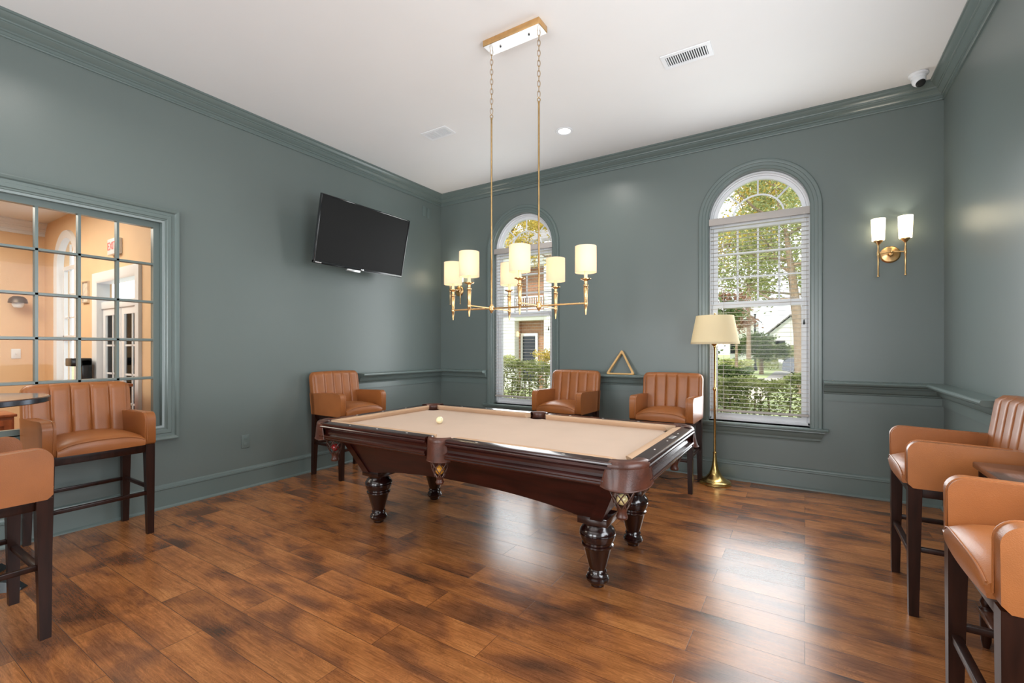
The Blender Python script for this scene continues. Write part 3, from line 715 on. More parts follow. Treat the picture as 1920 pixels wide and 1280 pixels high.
for i, (x, y, rz, lab) in enumerate([
    (-4.278, 1.170, PI/2, 'tan leather bar chair in front of the interior window, facing right'),
    (-3.270, .430, PI, 'tan leather bar chair cut off at the lower left edge'),
    (-4.225, 3.330, PI/2, 'tan leather bar chair under the television, behind left end of pool table'),
    (-2.275, 4.735, -.03, 'tan leather bar chair beside the left arched window, behind the pool table'),
    (-1.170, 4.745, 0, 'tan leather bar chair beside the floor lamp, window light reflected on its right side'),  # same plain leather as the others; its pale side only reflects window light
    (.690, 3.340, -PI/2, 'tan leather bar chair at the right wall, farther of the two there'),
    (.690, 2.030, -PI/2, 'tan leather bar chair cut off at the lower right corner, nearest the camera')]):
    c = proto if i == 0 else copy_tree(proto)
    c.location = (x, y, 0); c.rotation_euler = (0, 0, rz); tag(c, lab, 'chair', G)

# ================================================================ TABLES BESIDE THE CHAIRS
t = thing('pub_table', (-3.945, .500, 0), 0, 'round dark pub table at the left edge with pedestal base', 'table')
B().lathe([(0, 1.035), (.372, 1.035), (.380, 1.040), (.380, 1.064), (.374, 1.070), (0, 1.070)], seg=72).build('tabletop', 'tablewood', t)
B().lathe([(.3805, 1.038), (.3825, 1.040), (.3825, 1.064), (.3805, 1.066)], seg=72).build('edge_band', mat('dark_metal_band', (.10, .11, .13), .25, metal=1), t)
B().lathe([(0, .05), (.05, .05), (.05, .07), (.036, .09), (.036, 1.0), (.06, 1.005), (.11, 1.034), (0, 1.034)], seg=32).build('column', 'blackmetal', t)
for k in range(4):
    a = PI/4+k*PI/2; m = Matrix.Rotation(a, 4, 'Z')
    b = B(); rings = []
    for r, h_, w_, zz in ((.0, .085, .045, 0), (.12, .075, .04, 0), (.25, .050, .036, 0), (.285, .042, .036, 0), (.325, .012, .03, 0)):
        rings.append([(r, -w_, 0), (r, w_, 0), (r, w_*.6, h_), (r, -w_*.6, h_)])
    b.loft(rings); b.bevel(.004, 1, 30); bmesh.ops.transform(b.bm, matrix=m, verts=b.bm.verts); b.build('foot', 'blackmetal', t, smooth=30)
t = thing('side_table', (.82, 2.675, 0), 0, 'small dark wooden side table between the two right-hand bar chairs', 'table')
b = B(); b.box(-.165, .165, -.275, .275, .800, .828, .006); b.build('tabletop', 'tablewood', t)
b = B(); b.box(-.14, .14, -.25, .25, .735, .800, .003); b.build('table_frame', 'darkwood', t)
B().box(-.155, .150, -.262, .262, .150, .172, .005).build('lower_shelf', 'tablewood', t)
for sx in (-1, 1):
    for sy in (-1, 1):
        B().lathe([(0, 0), (.012, 0), (.018, .03), (.022, .145), (.0245, .15), (.0245, .174), (.016, .185), (.022, .205), (.015, .222), (.020, .25), (.024, .40), (.026, .60), (.018, .635), (.025, .655), (.025, .80), (0, .80)],
                  (sx*.128, sy*.236, 0), 20).build('leg', 'darkwood', t)

# ================================================================ POOL TABLE
PT = thing('pool_table', (-1.905, 2.815, 0), 0, 'mahogany pool table with tan felt and leather net pockets', 'pool table')
HX, HY = 1.26, .685
b = B(); hx, hy = 1.145, .572; out = []
C1 = (1.118, .545); rp = .062; C2y = .598; rs = .062
def carc(cx, cy, r, a0, a1, n=12): return [(cx+r*math.cos(a0+(a1-a0)*i/n), cy+r*math.sin(a0+(a1-a0)*i/n)) for i in range(n+1)]
def corner(sx, sy):
    ay = -math.acos((hx-C1[0])/rp); ax = PI-math.asin((hy-C1[1])/rp)
    pts = carc(C1[0], C1[1], rp, ay, -(2*PI-ax), 14)           # concave bite
    return [(sx*x, sy*y) for x, y in pts]
def side(sy):
    a = math.asin((hy-C2y)/rs); pts = carc(0, C2y, rs, a, -PI-a, 14)
    return [(x, sy*y) for x, y in pts]
out = corner(1, 1)+side(1)+corner(-1, 1)[::-1]+corner(-1, -1)+side(-1)[::-1]+corner(1, -1)[::-1]
b.solid([(x, y, .762) for x, y in out], (0, 0, -.03)); bmesh.ops.triangulate(b.bm, faces=[f for f in b.bm.faces if len(f.verts) > 4])
b.build('playing_bed', 'felt', PT, smooth=0)
def seg_frame(side_):
    """(origin, along, outward, length range) of the six rails"""
rails = [((0, -1), (.082, 1.122)), ((0, -1), (-1.122, -.082)), ((0, 1), (.082, 1.122)), ((0, 1), (-1.122, -.082)), ((1, 0), (-.548, .548)), ((-1, 0), (-.548, .548))]
wprof = [(-.082, .800), (-.012, .8015), (-.003, .7985), (.0, .792), (.0, .784), (-.007, .780), (-.082, .780)]
aprof = [(-.04, .780), (.000, .780), (.0045, .774), (.0045, .767), (-.010, .762), (-.018, .750), (-.020, .735), (-.015, .722), (-.004, .716), (.006, .714), (.009, .706), (.006, .699), (.001, .697), (.004, .690), (.002, .683), (-.04, .683)]
for (n_, (a0, a1)) in rails:
    nx, ny = n_
    edge = HY if ny else HX
    o = Vector((nx*edge, ny*edge, 0)); al = Vector((1, 0, 0)) if ny else Vector((0, 1, 0)); ax = Vector((nx, ny, 0))
    r_ = B().prism(wprof, o+al*a0, o+al*a1, ax).build('rail', 'mahogany', PT, smooth=25)
    B().prism(aprof, o+al*(a0-.0), o+al*(a1+.0), ax).build('apron', 'mahogany', PT, smooth=25)
    # cushion: back edge at -.080, nose at -.135
    e0 = 0 if (ny and abs(a0) < .1) or not ny and False else 0
    b = B()
    n0 = .030 if (ny and abs(a0) < .2) else .062; n1 = .030 if (ny and abs(a1) < .2) else .062
    A0, A1 = a0+(-.010 if n0 < .05 else -.002), a1-(-.010 if n1 < .05 else -.002)
    def ring(d, z, i0, i1): return (o+al*(A0+i0)+ax*d+Vector((0, 0, z)), o+al*(A1-i1)+ax*d+Vector((0, 0, z)))
    pr = [ring(-.080, .799, 0, 0), ring(-.100, .8015, n0*.3, n1*.3), ring(-.128, .799, n0*.9, n1*.9), ring(-.135, .795, n0, n1), ring(-.134, .788, n0, n1), ring(-.115, .7615, n0*.75, n1*.75), ring(-.080, .7615, 0, 0)]
    b.loft([[p[0] for p in pr], [p[1] for p in pr]]); b.build('cushion', 'cushion', PT, smooth=30)
    # sights
    L_ = a1-a0
    n = 3
    for k in range(1, n+1):
        if ny: c = (.2815+.2815*(k-1))*(1 if a0 > 0 else -1)
        else: c = -.275+.275*(k-1)
        q = o+al*c+ax*(-.045)+Vector((0, 0, .8013)); b = B()
        b.solid([q+al*.011, q+ax*.0055, q-al*.011, q-ax*.0055], (0, 0, .0006)); b.build('sight', 'pearl', r_, smooth=0)
    if nx == 1:
        b = B(); q = o+al*.14+ax*(-.048)
        b.box(q.x-.014, q.x+.014, q.y-.045, q.y+.045, .8010, .8022, .0005); b.build('name_plate', 'steel', r_)

def loft_grid(fn, nu, nv, thick=None):
    b = B(); V = [[b.bm.verts.new(fn(i/nu, j/nv)) for i in range(nu+1)] for j in range(nv+1)]
    for j in range(nv):
        for i in range(nu): b.bm.faces.new((V[j][i], V[j][i+1], V[j+1][i+1], V[j+1][i]))
    bmesh.ops.recalc_face_normals(b.bm, faces=b.bm.faces)
    if thick: bmesh.ops.solidify(b.bm, geom=b.bm.faces[:], thickness=thick)
    return b
def net(c, r0, z0, z1, r1):
    b = B(); n = 7
    for s in (-1, 1):
        for k in range(n):
            a0 = 2*PI*k/n
            pts = []
            for i in range(13):
                f = i/12; a = a0+s*f*2.1; r = r0+(r1-r0)*f+.012*math.sin(PI*f); pts.append((c[0]+r*math.cos(a), c[1]+r*math.sin(a), z0+(z1-z0)*f))
            b.tube(pts, .0034, 6)
    return b
def pocket_corner(sx, sy):
    cx, cy = sx*1.118, sy*.543; ca = math.atan2(sy, sx)
    # rolled leather ring
    def P(u, v):
        a = ca+(u-.5)*2*math.radians(52); r = .142
        pr = [(.062, .760), (.060, .785), (.070, .802), (.090, .809), (.115, .809), (.135, .803), (.1435, .790), (.1445, .770), (.140, .757)]
        k = v*(len(pr)-1); i = min(int(k), len(pr)-2); f = k-i
        rr = pr[i][0]*(1-f)+pr[i+1][0]*f; zz = pr[i][1]*(1-f)+pr[i+1][1]*f
        return (cx+rr*math.cos(a), cy+rr*math.sin(a), zz)
    p = loft_grid(P, 20, 16, .004).build('corner_pocket', 'pocket', PT, smooth=60)
    def Fl(u, v):
        sp = 55+9*v; a = ca+(u-.5)*2*math.radians(sp); r = .1455+.012*v+.012*math.sin(u*PI*2)*v*v
        zb = .672+.012*abs(2*u-1)**3
        return (cx+r*math.cos(a), cy+r*math.sin(a), .772+(zb-.772)*v)
    loft_grid(Fl, 24, 8, .005).build('leather_flap', 'pocket', p, smooth=60)
    b = B(); b.tube([Fl(i/24, 1) for i in range(25)], .0035, 6); b.tube([Fl(0, i/8) for i in range(9)], .003, 6); b.tube([Fl(1, i/8) for i in range(9)], .003, 6); b.build('stitched_edge', 'pocket', p)
    c = (cx+sx*.010, cy+sy*.010)
    net(c, .066, .715, .550, .030).build('pocket_net', 'net', p)
    B().lathe([(0, .495), (.026, .494), (.030, .505), (.022, .525), (.028, .548), (.034, .556), (0, .556)], (c[0], c[1], 0), 18).build('net_tip', 'pocket', p)
    B().lathe([(.064, .755), (.070, .755), (.072, .735), (.066, .733), (.064, .755)], (c[0], c[1], 0), 28).build('pocket_rim', 'pocket', p)
def pocket_side(sy):
    def P(u, v):
        a = (u-.5)*2*math.radians(78); pr = [(.056, .760), (.055, .785), (.062, .802), (.076, .808), (.088, .802), (.094, .788), (.094, .766)]
        k = v*(len(pr)-1); i = min(int(k), len(pr)-2); f = k-i
        rr = pr[i][0]*(1-f)+pr[i+1][0]*f; zz = pr[i][1]*(1-f)+pr[i+1][1]*f
        return (rr*math.sin(a)*1.02, sy*(.612+rr*math.cos(a)), zz)
    p = loft_grid(P, 20, 12, .004).build('side_pocket', 'pocket', PT, smooth=60)
    def Fl(u, v):
        a = (u-.5)*2*math.radians(68); r = .0955+.004*v
        return (r*math.sin(a)*1.0, sy*(.612+r*math.cos(a)), .772+(.662-.772)*v)
    loft_grid(Fl, 20, 6, .005).build('leather_flap', 'pocket', p, smooth=60)
    b = B(); b.tube([Fl(i/24, 1) for i in range(25)], .003, 6); b.build('stitched_edge', 'pocket', p)
    c = (0, sy*.640); net(c, .055, .720, .560, .028).build('pocket_net', 'net', p)
    B().lathe([(0, .515), (.022, .515), (.027, .525), (.020, .543), (.026, .560), (.030, .566), (0, .566)], (c[0], c[1], 0), 18).build('net_tip', 'pocket', p)
for sx in (-1, 1):
    for sy in (-1, 1): pocket_corner(sx, sy)
pocket_side(1); pocket_side(-1)
# cabinet
def cab_long(sy):
    N = 40
    def zb(x):
        k = max(0, 1-(abs(x)/.80)**2); return .412+.068*k**.8
    o_, i_ = [], []
    rings = []
    for i in range(N+1):
        u = -1+2*i/N
        top = (u*1.10, .690, .525); bz = zb(u*.96); f = (.690-bz)/(.690-.41)
        xb = u*(1.10-.14*f); yb = .525-.11*f
        rings.append([(top[0], sy*top[2], top[1]), (xb, sy*yb, bz), (xb, sy*(yb-.03), bz), (top[0], sy*(top[2]-.03), top[1])])
    return B().loft(rings)
def cab_short(sx):
    N = 20; rings = []
    for i in range(N+1):
        u = -1+2*i/N; k = max(0, 1-(abs(u)/.8)**2); bz = .412+.05*k; f = (.690-bz)/.28
        rings.append([(sx*1.10, u*.525, .690), (sx*(1.10-.14*f), u*(.525-.11*f), bz), (sx*(1.07-.14*f), u*(.525-.11*f), bz), (sx*1.07, u*.525, .690)])
    return B().loft(rings)
for s in (-1, 1):
    cab_long(s).bevel(.003, 1, 60).build('side_panel', 'panel', PT, smooth=25)
    cab_short(s).bevel(.003, 1, 60).build('end_panel', 'panel', PT, smooth=25)
B().box(-1.2, 1.2, -.62, .62, .672, .732).build('slate_support', 'mahogany', PT, smooth=0)
for sx in (-1, 1):
    for sy in (-1, 1):
        rings = []
        for z, x, y in ((.690, 1.112, .537), (.405, .969, .426)):
            rings.append([(sx*x, sy*y, z), (sx*(x-.07), sy*y, z), (sx*(x-.07), sy*(y-.02), z), (sx*(x-.02), sy*(y-.02), z), (sx*(x-.02), sy*(y-.07), z), (sx*x, sy*(y-.07), z)])
        B().loft(rings).bevel(.003, 1, 60).build('corner_post', 'panel', PT, smooth=25)
        lx, ly = sx*.905, sy*.3225
        b = B(); b.box(lx-.088, lx+.088, ly-.088, ly+.088, .368, .414, .004)
        b.lathe([(0, 0), (.036, 0), (.040, .008), (.040, .014), (.052, .022), (.064, .036), (.066, .048), (.058, .056), (.060, .062), (.050, .070), (.046, .080), (.053, .086), (.050, .094), (.046, .100),
                 (.052, .118), (.080, .222), (.083, .228), (.090, .234), (.090, .242), (.082, .248), (.082, .258), (.094, .268), (.101, .290), (.102, .300), (.098, .304), (.102, .308), (.101, .318), (.090, .335), (.080, .346), (.076, .356), (.084, .368), (0, .368)], (lx, ly, 0), 40)
        b.build('leg', 'mahogany_leg', PT, smooth=30)

# balls
def ball(x, y, z, m, label, r=.0286):
    o = B().sphere((0, 0, 0), r, 32).build('billiard_ball', m, loc=(x, y, z), smooth=180); tag(o, label, 'ball', 'billiard balls'); return o
bx, by = -1.905, 2.815
ball(-2.411, 2.749, .762+.0287, ballmat('cue_ball_ivory', (.80, .68, .42)), 'ivory cue ball standing on the tan felt')
ball(bx, by-.640, .600, ballmat('amber_ball', (.75, .33, .04)), 'amber ball hanging in the near side pocket net')
ball(bx+1.128, by-.553, .590, ballmat('cream_ball', (.78, .62, .30)), 'cream ball hanging in the near right corner pocket net')
ball(bx-1.128, by-.553, .595, ballmat('red_ball', (.45, .02, .02)), 'dark red ball hanging in the near left corner pocket net')

# ================================================================ THE ROOM BEYOND THE INTERIOR WINDOW
YB, XF = 1.95, -8.9
struct(B().box(XF-.1, LX-.14, -3.0, YB, -.1, 0).build('floor_adjoining', 'floor', smooth=0))
struct(B().box(XF-.1, LX-.14, -3.0, YB+.1, 3.06, 3.16).build('ceiling_adjoining', 'ceiling', smooth=0))
struct(B().box(XF-.12, XF, -3.0, YB+.12, 0, 3.06).build('wall_far', 'peach', smooth=0))
wall_with_holes('wall_adjoining', 'x', XF, LX-.14, YB, YB+.12, [(-8.30, -7.62, .55, 2.76, 1), (-6.86, -5.78, 0, 2.10, 0)], 'peach', 3.06)
struct(B().box(XF-.1, LX-.14, -3.1, -3.0, 0, 3.06).build('wall_near', 'peach', smooth=0))
crown2 = [(a*1.2, 3.06-(3.606-z)*1.1) for a, z in crown]
struct(B().prism(crown2, (XF, -3, 0), (XF, YB, 0), (1, 0, 0)).build('trim_20', 'white', smooth=25))
struct(B().prism([(0, 0), (.02, 0), (.02, .15), (0, .16)], (XF, -3, 0), (XF, YB, 0), (1, 0, 0)).build('baseboard_far', 'white', smooth=25))
w = thing('window_7', (-7.96, YB, 0)); w['kind'] = 'structure'
PW = lambda u, v, t: (u, -t, v)
b = B(); casing(b, arch_path(-.34, .34, .55, 2.76), [(-.002, -.05), (-.002, .02), (.09, .03), (.10, 0), (.10, -.02)], PW); b.box(-.45, .45, -.05, .1, .50, .55, .004); b.build('window_casing', 'white', w, smooth=30)
b = B(); rect_frame(b, -.34, .34, .55, 2.42, .05, PW, -.08, -.04); b.box(-.33, .33, .04, .08, 1.45, 1.52)
for x in (-.11, .11): b.box(x-.01, x+.01, .05, .07, .6, 2.7)
for z in (.85, 1.15, 1.75, 2.05): b.box(-.33, .33, .05, .07, z-.01, z+.01)
b.build('window_frame', 'white', w, smooth=0)
d = thing('door_1', (-6.32, YB, 0)); d['kind'] = 'structure'
b = B(); pthd = [(-.54, 0, -1, 0), (-.54, 2.10, -1, 1), (.54, 2.10, 1, 1), (.54, 0, 1, 0)]
casing(b, pthd, [(-.004, -.1), (-.004, .02), (.02, .03), (.09, .035), (.11, .03), (.11, 0), (.11, -.01)], PW); b.box(-.54, .54, .02, .09, 1.80, 1.88, .003); b.build('door_frame', 'white', d, smooth=30)
for s in (-1, 1):
    x0, x1 = (-.53, -.01) if s < 0 else (.01, .53)
    b = B(); rect_frame(b, x0, x1, .02, 1.80, .075, PW, -.065, -.035)
    for i in (1,): xx = (x0+x1)/2; b.box(xx-.010, xx+.010, .045, .055, .06, 1.76)
    for i in range(1, 5): z = .12+1.58*i/5; b.box(x0+.06, x1-.06, .045, .055, z-.010, z+.010)
    lf = b.build('door_leaf', 'white', d, smooth=0)
    B().box(x0+.06, x1-.06, .049, .051, .06, 1.76).build('door_pane', 'glass', lf, smooth=0)
    b = B(); hxx = -.05 if s < 0 else .05; b.tube([(hxx, -.01, .98), (hxx, .03, .98)], .008, 8); b.tube([(hxx, -.012, .98), (hxx+s*.09, -.012, .98)], .008, 8); b.build('door_handle', 'brass', lf)
t = thing('exit_sign', (-6.30, YB, 2.45), 0, 'lit red exit sign above the door in the adjoining room', 'sign')
B().box(-.13, .13, -.05, -.001, -.085, .085, .005).build('sign_box', 'white', t)
text('EXIT', .12, (0, -.053, 0), (PI/2, 0, 0), 'exit', t, 'sign_letters', .001)
t = thing('framed_certificate', (-7.25, YB, 2.02), 0, 'small framed certificate beside the white door in adjoining room', 'picture')
b = B(); rect_frame(b, -.10, .10, -.13, .13, .015, PW, .001, .018); b.build('picture_frame', 'steel', t)
B().box(-.09, .09, -.010, -.002, -.12, .12).build('certificate_sheet', mat('pale_sheet', (.7, .6, .5), .6, var=.2, nscale=30), t, smooth=0)
t = thing('wall_lamp', (XF, 1.665, 1.95), 0, 'dark bronze dome lamp on the peach wall beyond interior window', 'wall lamp')
B().lathe([(0, .09), (.05, .085), (.085, .05), (.095, 0), (.09, 0), (.07, .045), (0, .07)], (.14, 0, 0), 24).build('dome', mat('aged_bronze', (.12, .09, .07), .4, metal=.8), t)
B().lathe([(0, -.07), (.04, -.06), (.06, -.02), (.05, .03), (0, .04)], (.14, 0, 0), 20).build('glass_globe', 'white', t)
b = B(); b.tube([(.0, 0, .05), (.10, 0, .06)], .012, 8); b.lathe([(0, .02), (.05, .015), (.05, 0), (0, 0)], (0.001, 0, .04), 20, Matrix.Rotation(PI/2, 4, 'Y')); b.build('wall_arm', 'blackmetal', t)
t = thing('light_switch', (XF, 1.672, 1.28), 0, 'white light switch on the peach wall beyond interior window', 'switch')
B().box(.001, .008, -.045, .045, -.065, .065, .002).build('cover_plate', 'white', t); B().box(.008, .016, -.008, .008, -.014, .014, .002).build('toggle', 'white', t)
t = thing('wooden_cabinet', (-7.6, .95, 0), 0, 'cherry wood cabinet standing in the adjoining room, below window', 'cabinet')
b = B(); b.box(-.25, .25, -.95, .42, 0, .60, .006); b.box(-.27, .27, -.97, .44, .60, .63, .006); b.build('cabinet_body', 'cherry', t)
for i in range(3):
    y0 = -.93+.45*i; b = B(); rect_frame(b, y0, y0+.43, .05, .57, .06, lambda u, v, q: (.25+q, u, v), .001, .022); b.box(.251, .262, y0+.05, y0+.38, .1, .52)
    dr = b.build('cabinet_door', 'cherry', t, smooth=30); B().tube([(.285, y0+.40, .34), (.285, y0+.40, .42)], .006, 8).build('door_handle', 'steel', dr)
t = thing('reception_desk', (-5.75, 1.55, 0), 0, 'cherry wood desk by the doors in the adjoining room', 'desk')
b = B(); b.box(-.30, .22, -.12, .25, 0, .98, .006); b.build('desk_body', 'cherry', t); B().box(-.34, .26, -.16, .27, .98, 1.01, .005).build('desk_top', 'cherry', t)
t = thing('coffee_machine', (-6.95, 1.80, 0), 0, 'dark coffee machine on a slim stand beside the white door', 'coffee machine')
b = B(); b.box(-.14, .14, -.10, .10, 0, .88, .004); b.build('stand', 'cherry', t)
b = B(); b.box(-.10, .10, -.09, .09, .88, .93, .004); b.box(-.10, .10, .0, .09, .93, 1.22, .004); b.box(-.10, .10, -.09, .09, 1.15, 1.24, .01); b.build('machine_body', 'black', t)
light('adjoining_fill', 'AREA', (-6.9, .2, 3.0), 120, (1, .93, .80), 2.2, 2.2)  # area light added to brighten the adjoining room, no fixture modelled

# ================================================================ OUTDOORS
GZ = -.12
struct(B().box(-60, 60, BY+.25, 120, GZ-.2, GZ).build('ground_lawn', 'grass', smooth=0))
struct(B().box(-9, 4, BY+.26, 8.0, GZ, GZ+.02).build('ground_bed', 'mulch', smooth=0))
struct(B().box(-1.9, -1.0, 14.0, 25.9, GZ, GZ+.015).build('ground_path', 'concrete', smooth=0))
struct(B().box(-1.6, 30, 26, 34, GZ, GZ+.015).build('ground_road', 'asphalt', smooth=0))
def leaves(pts, size, name, m, parent, seed=1):
    """one mesh of small folded leaves at the given points"""
    rnd = random.Random(seed); vs = []; fs = []
    for (x, y, z) in pts:
        a = rnd.uniform(0, 2*PI); e = rnd.uniform(-.9, .9); s = size*rnd.uniform(.6, 1.3)
        d = (math.cos(a)*math.cos(e), math.sin(a)*math.cos(e), math.sin(e)); t = rnd.uniform(0, 2*PI)
        w1 = Vector(d); q = Vector((rnd.uniform(-1, 1), rnd.uniform(-1, 1), rnd.uniform(-1, 1))).cross(w1)
        if q.length < .01: q = Vector((0, 0, 1))
        q.normalize(); n = w1.cross(q)*.12
        p = Vector((x, y, z)); i = len(vs)
        vs += [p, p+w1*s*.5+q*s*.28+n*s, p+w1*s, p+w1*s*.5-q*s*.28+n*s]; fs.append((i, i+1, i+2, i+3))
    me = bpy.data.meshes.new(name); me.from_pydata([tuple(v) for v in vs], [], fs); me.materials.append(M[m])
    o = bpy.data.objects.new(name, me); COL.objects.link(o); o.parent = parent; return o
def hedge(x0, x1, y0, y1, h, n, label, m='leafhedge', size=.045, seed=3):
    t = thing('hedge', ((x0+x1)/2, (y0+y1)/2, GZ), 0, label, 'hedge', 'clipped hedges outside'); W_, D_ = (x1-x0)/2, (y1-y0)/2; rnd = random.Random(seed); pts = []
    ph = rnd.uniform(0, 9)
    for _ in range(n):
        f = rnd.random()
        x = rnd.uniform(-W_, W_); top = h*(1+.05*math.sin(x*3+ph)+.03*math.sin(x*11+ph))
        if f < .55: y = -D_+abs(rnd.gauss(0, .05)); z = rnd.uniform(.05, top)
        elif f < .9: y = rnd.uniform(-D_, D_); z = top-abs(rnd.gauss(0, .05))
        else: y = rnd.uniform(-D_, D_); z = rnd.uniform(.1, top)
        pts.append((x+rnd.gauss(0, .01), y, z))
    leaves(pts, size, 'foliage', m, t, seed)
    b = B()
    for i in range(int(W_*2/.12)):
        x = -W_+.1+i*.12; b.tube([(x, rnd.uniform(-.08, .08), 0), (x+rnd.uniform(-.1, .1), rnd.uniform(-.15, .15), h*.8)], .012, 5)
    b.build('branches', 'bark', t)
    return t
hedge(-6.6, -2.2, 6.35, 7.05, 1.25, 26000, 'clipped green hedge just outside the left arched window', seed=3)
hedge(-1.75, 1.2, 6.35, 7.0, 1.12, 19000, 'clipped green hedge just outside the right arched window', seed=5)
hedge(-2.3, -1.15, 12.4, 13.6, .95, 4000, 'low rounded dark hedge on the lawn left of the path', 'leafdark', .08, 8)
hedge(-2.9, -1.75, 20.0, 21.5, 1.0, 3000, 'low pale hedge beyond the path, before the parked cars', 'leafhedge', .09, 9)
hedge(-3.0, 2.0, 36.0, 38, 1.6, 4000, 'long low hedge far away beyond the road', 'leafgreen', .18, 10)
def tree(loc, h, trunk_r, blobs, m, label, size=.11, n=9000, seed=1, lean=(0, 0), name='tree', cat='tree'):
    t = thing(name, (loc[0], loc[1], GZ), 0, label, cat, 'trees and shrubs outside'); rnd = random.Random(seed)
    b = B(); top = Vector((lean[0], lean[1], h)); base_ = Vector((0, 0, 0))
    b.tube([base_, Vector((lean[0]*.2, lean[1]*.2, h*.35)), Vector((lean[0]*.6, lean[1]*.6, h*.7)), top], [trunk_r*1.3, trunk_r, trunk_r*.7, trunk_r*.3], 10)
    pts = []; tot = sum(r**2.2 for *_, r in blobs)
    for (x, y, z, r) in blobs:
        s = top*min(1, max(.25, (z-r*.7)/h)); e = Vector((x, y, z)); mid = (s+e)/2+Vector((0, 0, -.2))
        b.tube([s, mid, e], [trunk_r*.4, trunk_r*.25, trunk_r*.08], 6)
        subs = []
        for _ in range(9):
            d = Vector((rnd.gauss(0, 1), rnd.gauss(0, 1), rnd.gauss(0, .8))).normalized()*r*rnd.uniform(.45, .95); subs.append(e+d); b.tube([e, e+d*.6+Vector((0, 0, .05)), e+d], [trunk_r*.1, trunk_r*.06, trunk_r*.02], 4)
        for _ in range(int(n*r**2.2/tot)):
            c = rnd.choice(subs); g = r*.24; pts.append((c.x+rnd.gauss(0, g), c.y+rnd.gauss(0, g), c.z+rnd.gauss(0, g*.8)))
    b.build('trunk', 'bark', t); leaves(pts, size, 'crown', m, t, seed); return t
# seen through the right window (world directions: x about 0.0 .. -1.0 per 10 m of depth)
tree((-.05, 17.5), 5.5, .17, [(-.9, 0, 4.8, 1.2), (-2.2, .5, 5.2, 1.2), (.8, 0, 6.2, 1.5), (-.8, .4, 6.9, 1.4), (-2.2, 0, 7.2, 1.3), (1.5, 0, 4.9, 1.1), (-1.6, .3, 3.6, .8)], 'leafgreen', 'tall tree with a bent bare trunk at right window\'s right side', .13, 8500, 21, (-.5, 0))
tree((-2.2, 24), 7, .09, [(.6, 0, 7.6, 1.9), (-1.4, 0, 6.4, 1.6), (1.6, 0, 9.6, 2.0), (-.6, 0, 9.8, 1.9)], 'leafyellow', 'tree with yellowing leaves high behind the lamp post', .16, 9000, 22)
tree((-1.75, 11.0), 2.6, .06, [(0, 0, 2.2, .62), (-.35, .2, 1.5, .45), (-.3, -.1, 3.1, .65), (-.5, 0, 3.9, .6)], 'leafdark', 'dark leafy young tree seen behind the floor lamp shade', .09, 4500, 23)
tree((-1.75, 15.5), 2.2, .05, [(0, 0, 2.3, .45), (-.1, 0, 2.9, .4)], 'leafred', 'small tree with reddish leaves beside the pale building', .10, 1800, 24)
tree((-2.1, 30), 2.0, .1, [(0, 0, 1.7, 1.0), (.7, 0, 1.5, .7)], 'leafdark', 'rounded dark green shrub by the far lawn edge', .16, 4500, 25, name='shrub', cat='shrub')
tree((3.5, 40), 8, .3, [(0, 0, 8, 3), (-4, 0, 7, 3), (3, 0, 10, 3), (-8, 0, 9, 3.2), (-12, 0, 7, 3), (-6, 0, 12, 3)], 'leafgreen', 'distant row of tall pale green trees beyond the cars', .30, 12000, 26)
# seen through the left window
tree((-11.2, 17.5), 6.5, .2, [(0, 0, 6.9, 1.4), (2.2, 0, 6.4, 1.2), (1.0, -.5, 7.9, 1.4), (-1.8, 0, 7.8, 1.4)], 'leafyellow', 'leafy tree rising behind the neighbouring house roof', .14, 7500, 31)
tree((-5.5, 11.2), 4.6, .10, [(0, 0, 4.9, .8), (-.7, 0, 5.4, .8), (.3, .2, 3.9, .6), (-1.1, .1, 4.4, .55)], 'leafyellow', 'slender tree with pale leaves in front of neighbouring house', .09, 4200, 32)
# neighbouring house (left window)
H = thing('neighbouring_house', (-8.0, 14.0, GZ), 0, 'white sided two-storey house with a balcony and brown entry recess', 'house')
zg = -GZ
def hb(name, m, *boxes, smooth=0, parent=None):
    b = B()
    for q in boxes: b.box(*q)
    return b.build(name, m, parent or H, smooth=smooth)
RXL, RXR = -.76, .43     # recess left and right (local x)
hb('siding_wall', 'siding', (-6, RXL, 0, .3, 0, 5.0), (RXR, 2.2, 0, .3, 0, 5.0), (RXL, RXR, 0, .3, 2.45, 2.80), (RXL, RXR, 0, .3, 4.35, 5.0), (-6, 2.2, .9, 1.1, 4.6, 5.0))
hb('brick_recess', 'brick', (RXL-.2, RXR+.2, .42, .62, 0, 4.6), (RXL-.02, RXL+.04, .3, .45, 0, 4.4), (RXR-.04, RXR+.02, .3, .45, 0, 4.4))
hb('balcony_floor', 'white', (RXL-.05, RXR+.05, -.12, .42, 2.62, 2.80))
b = B(); b.box(RXL, RXR, -.10, -.05, 3.24, 3.29); b.box(RXL, RXR, -.10, -.05, 2.84, 2.88)
n = 13
for i in range(n+1): x = RXL+.02+(RXR-RXL-.04)*i/n; b.box(x-.014, x+.014, -.09, -.06, 2.86, 3.26)
b.build('balcony_railing', 'white', H, smooth=0)
dd = hb('entry_door', 'white', (-.72, -.02, .36, .43, 0, 2.02))
hb('door_glass', 'darkglass', (-.62, -.12, .34, .37, .3, 1.92), parent=dd)
ld = thing('porch_lamp', (-.745, .20, 1.98)); ld.parent = H
B().lathe([(0, -.08), (.05, -.07), (.06, .04), (.02, .09), (0, .1)], seg=12).build('lamp_glass', emis('lit_porch_lamp', (1, .6, .25), 2.5), ld)
B().box(-.02, .02, .03, .108, -.03, .05).build('lamp_bracket', 'blackmetal', ld)
b = B(); b.solid([(-6.4, -.5, 5.0), (2.5, -.5, 5.0), (2.5, 1.6, 5.9), (-6.4, 1.6, 5.9)], (0, 0, .12)); b.build('roof', 'roof', H, smooth=0)
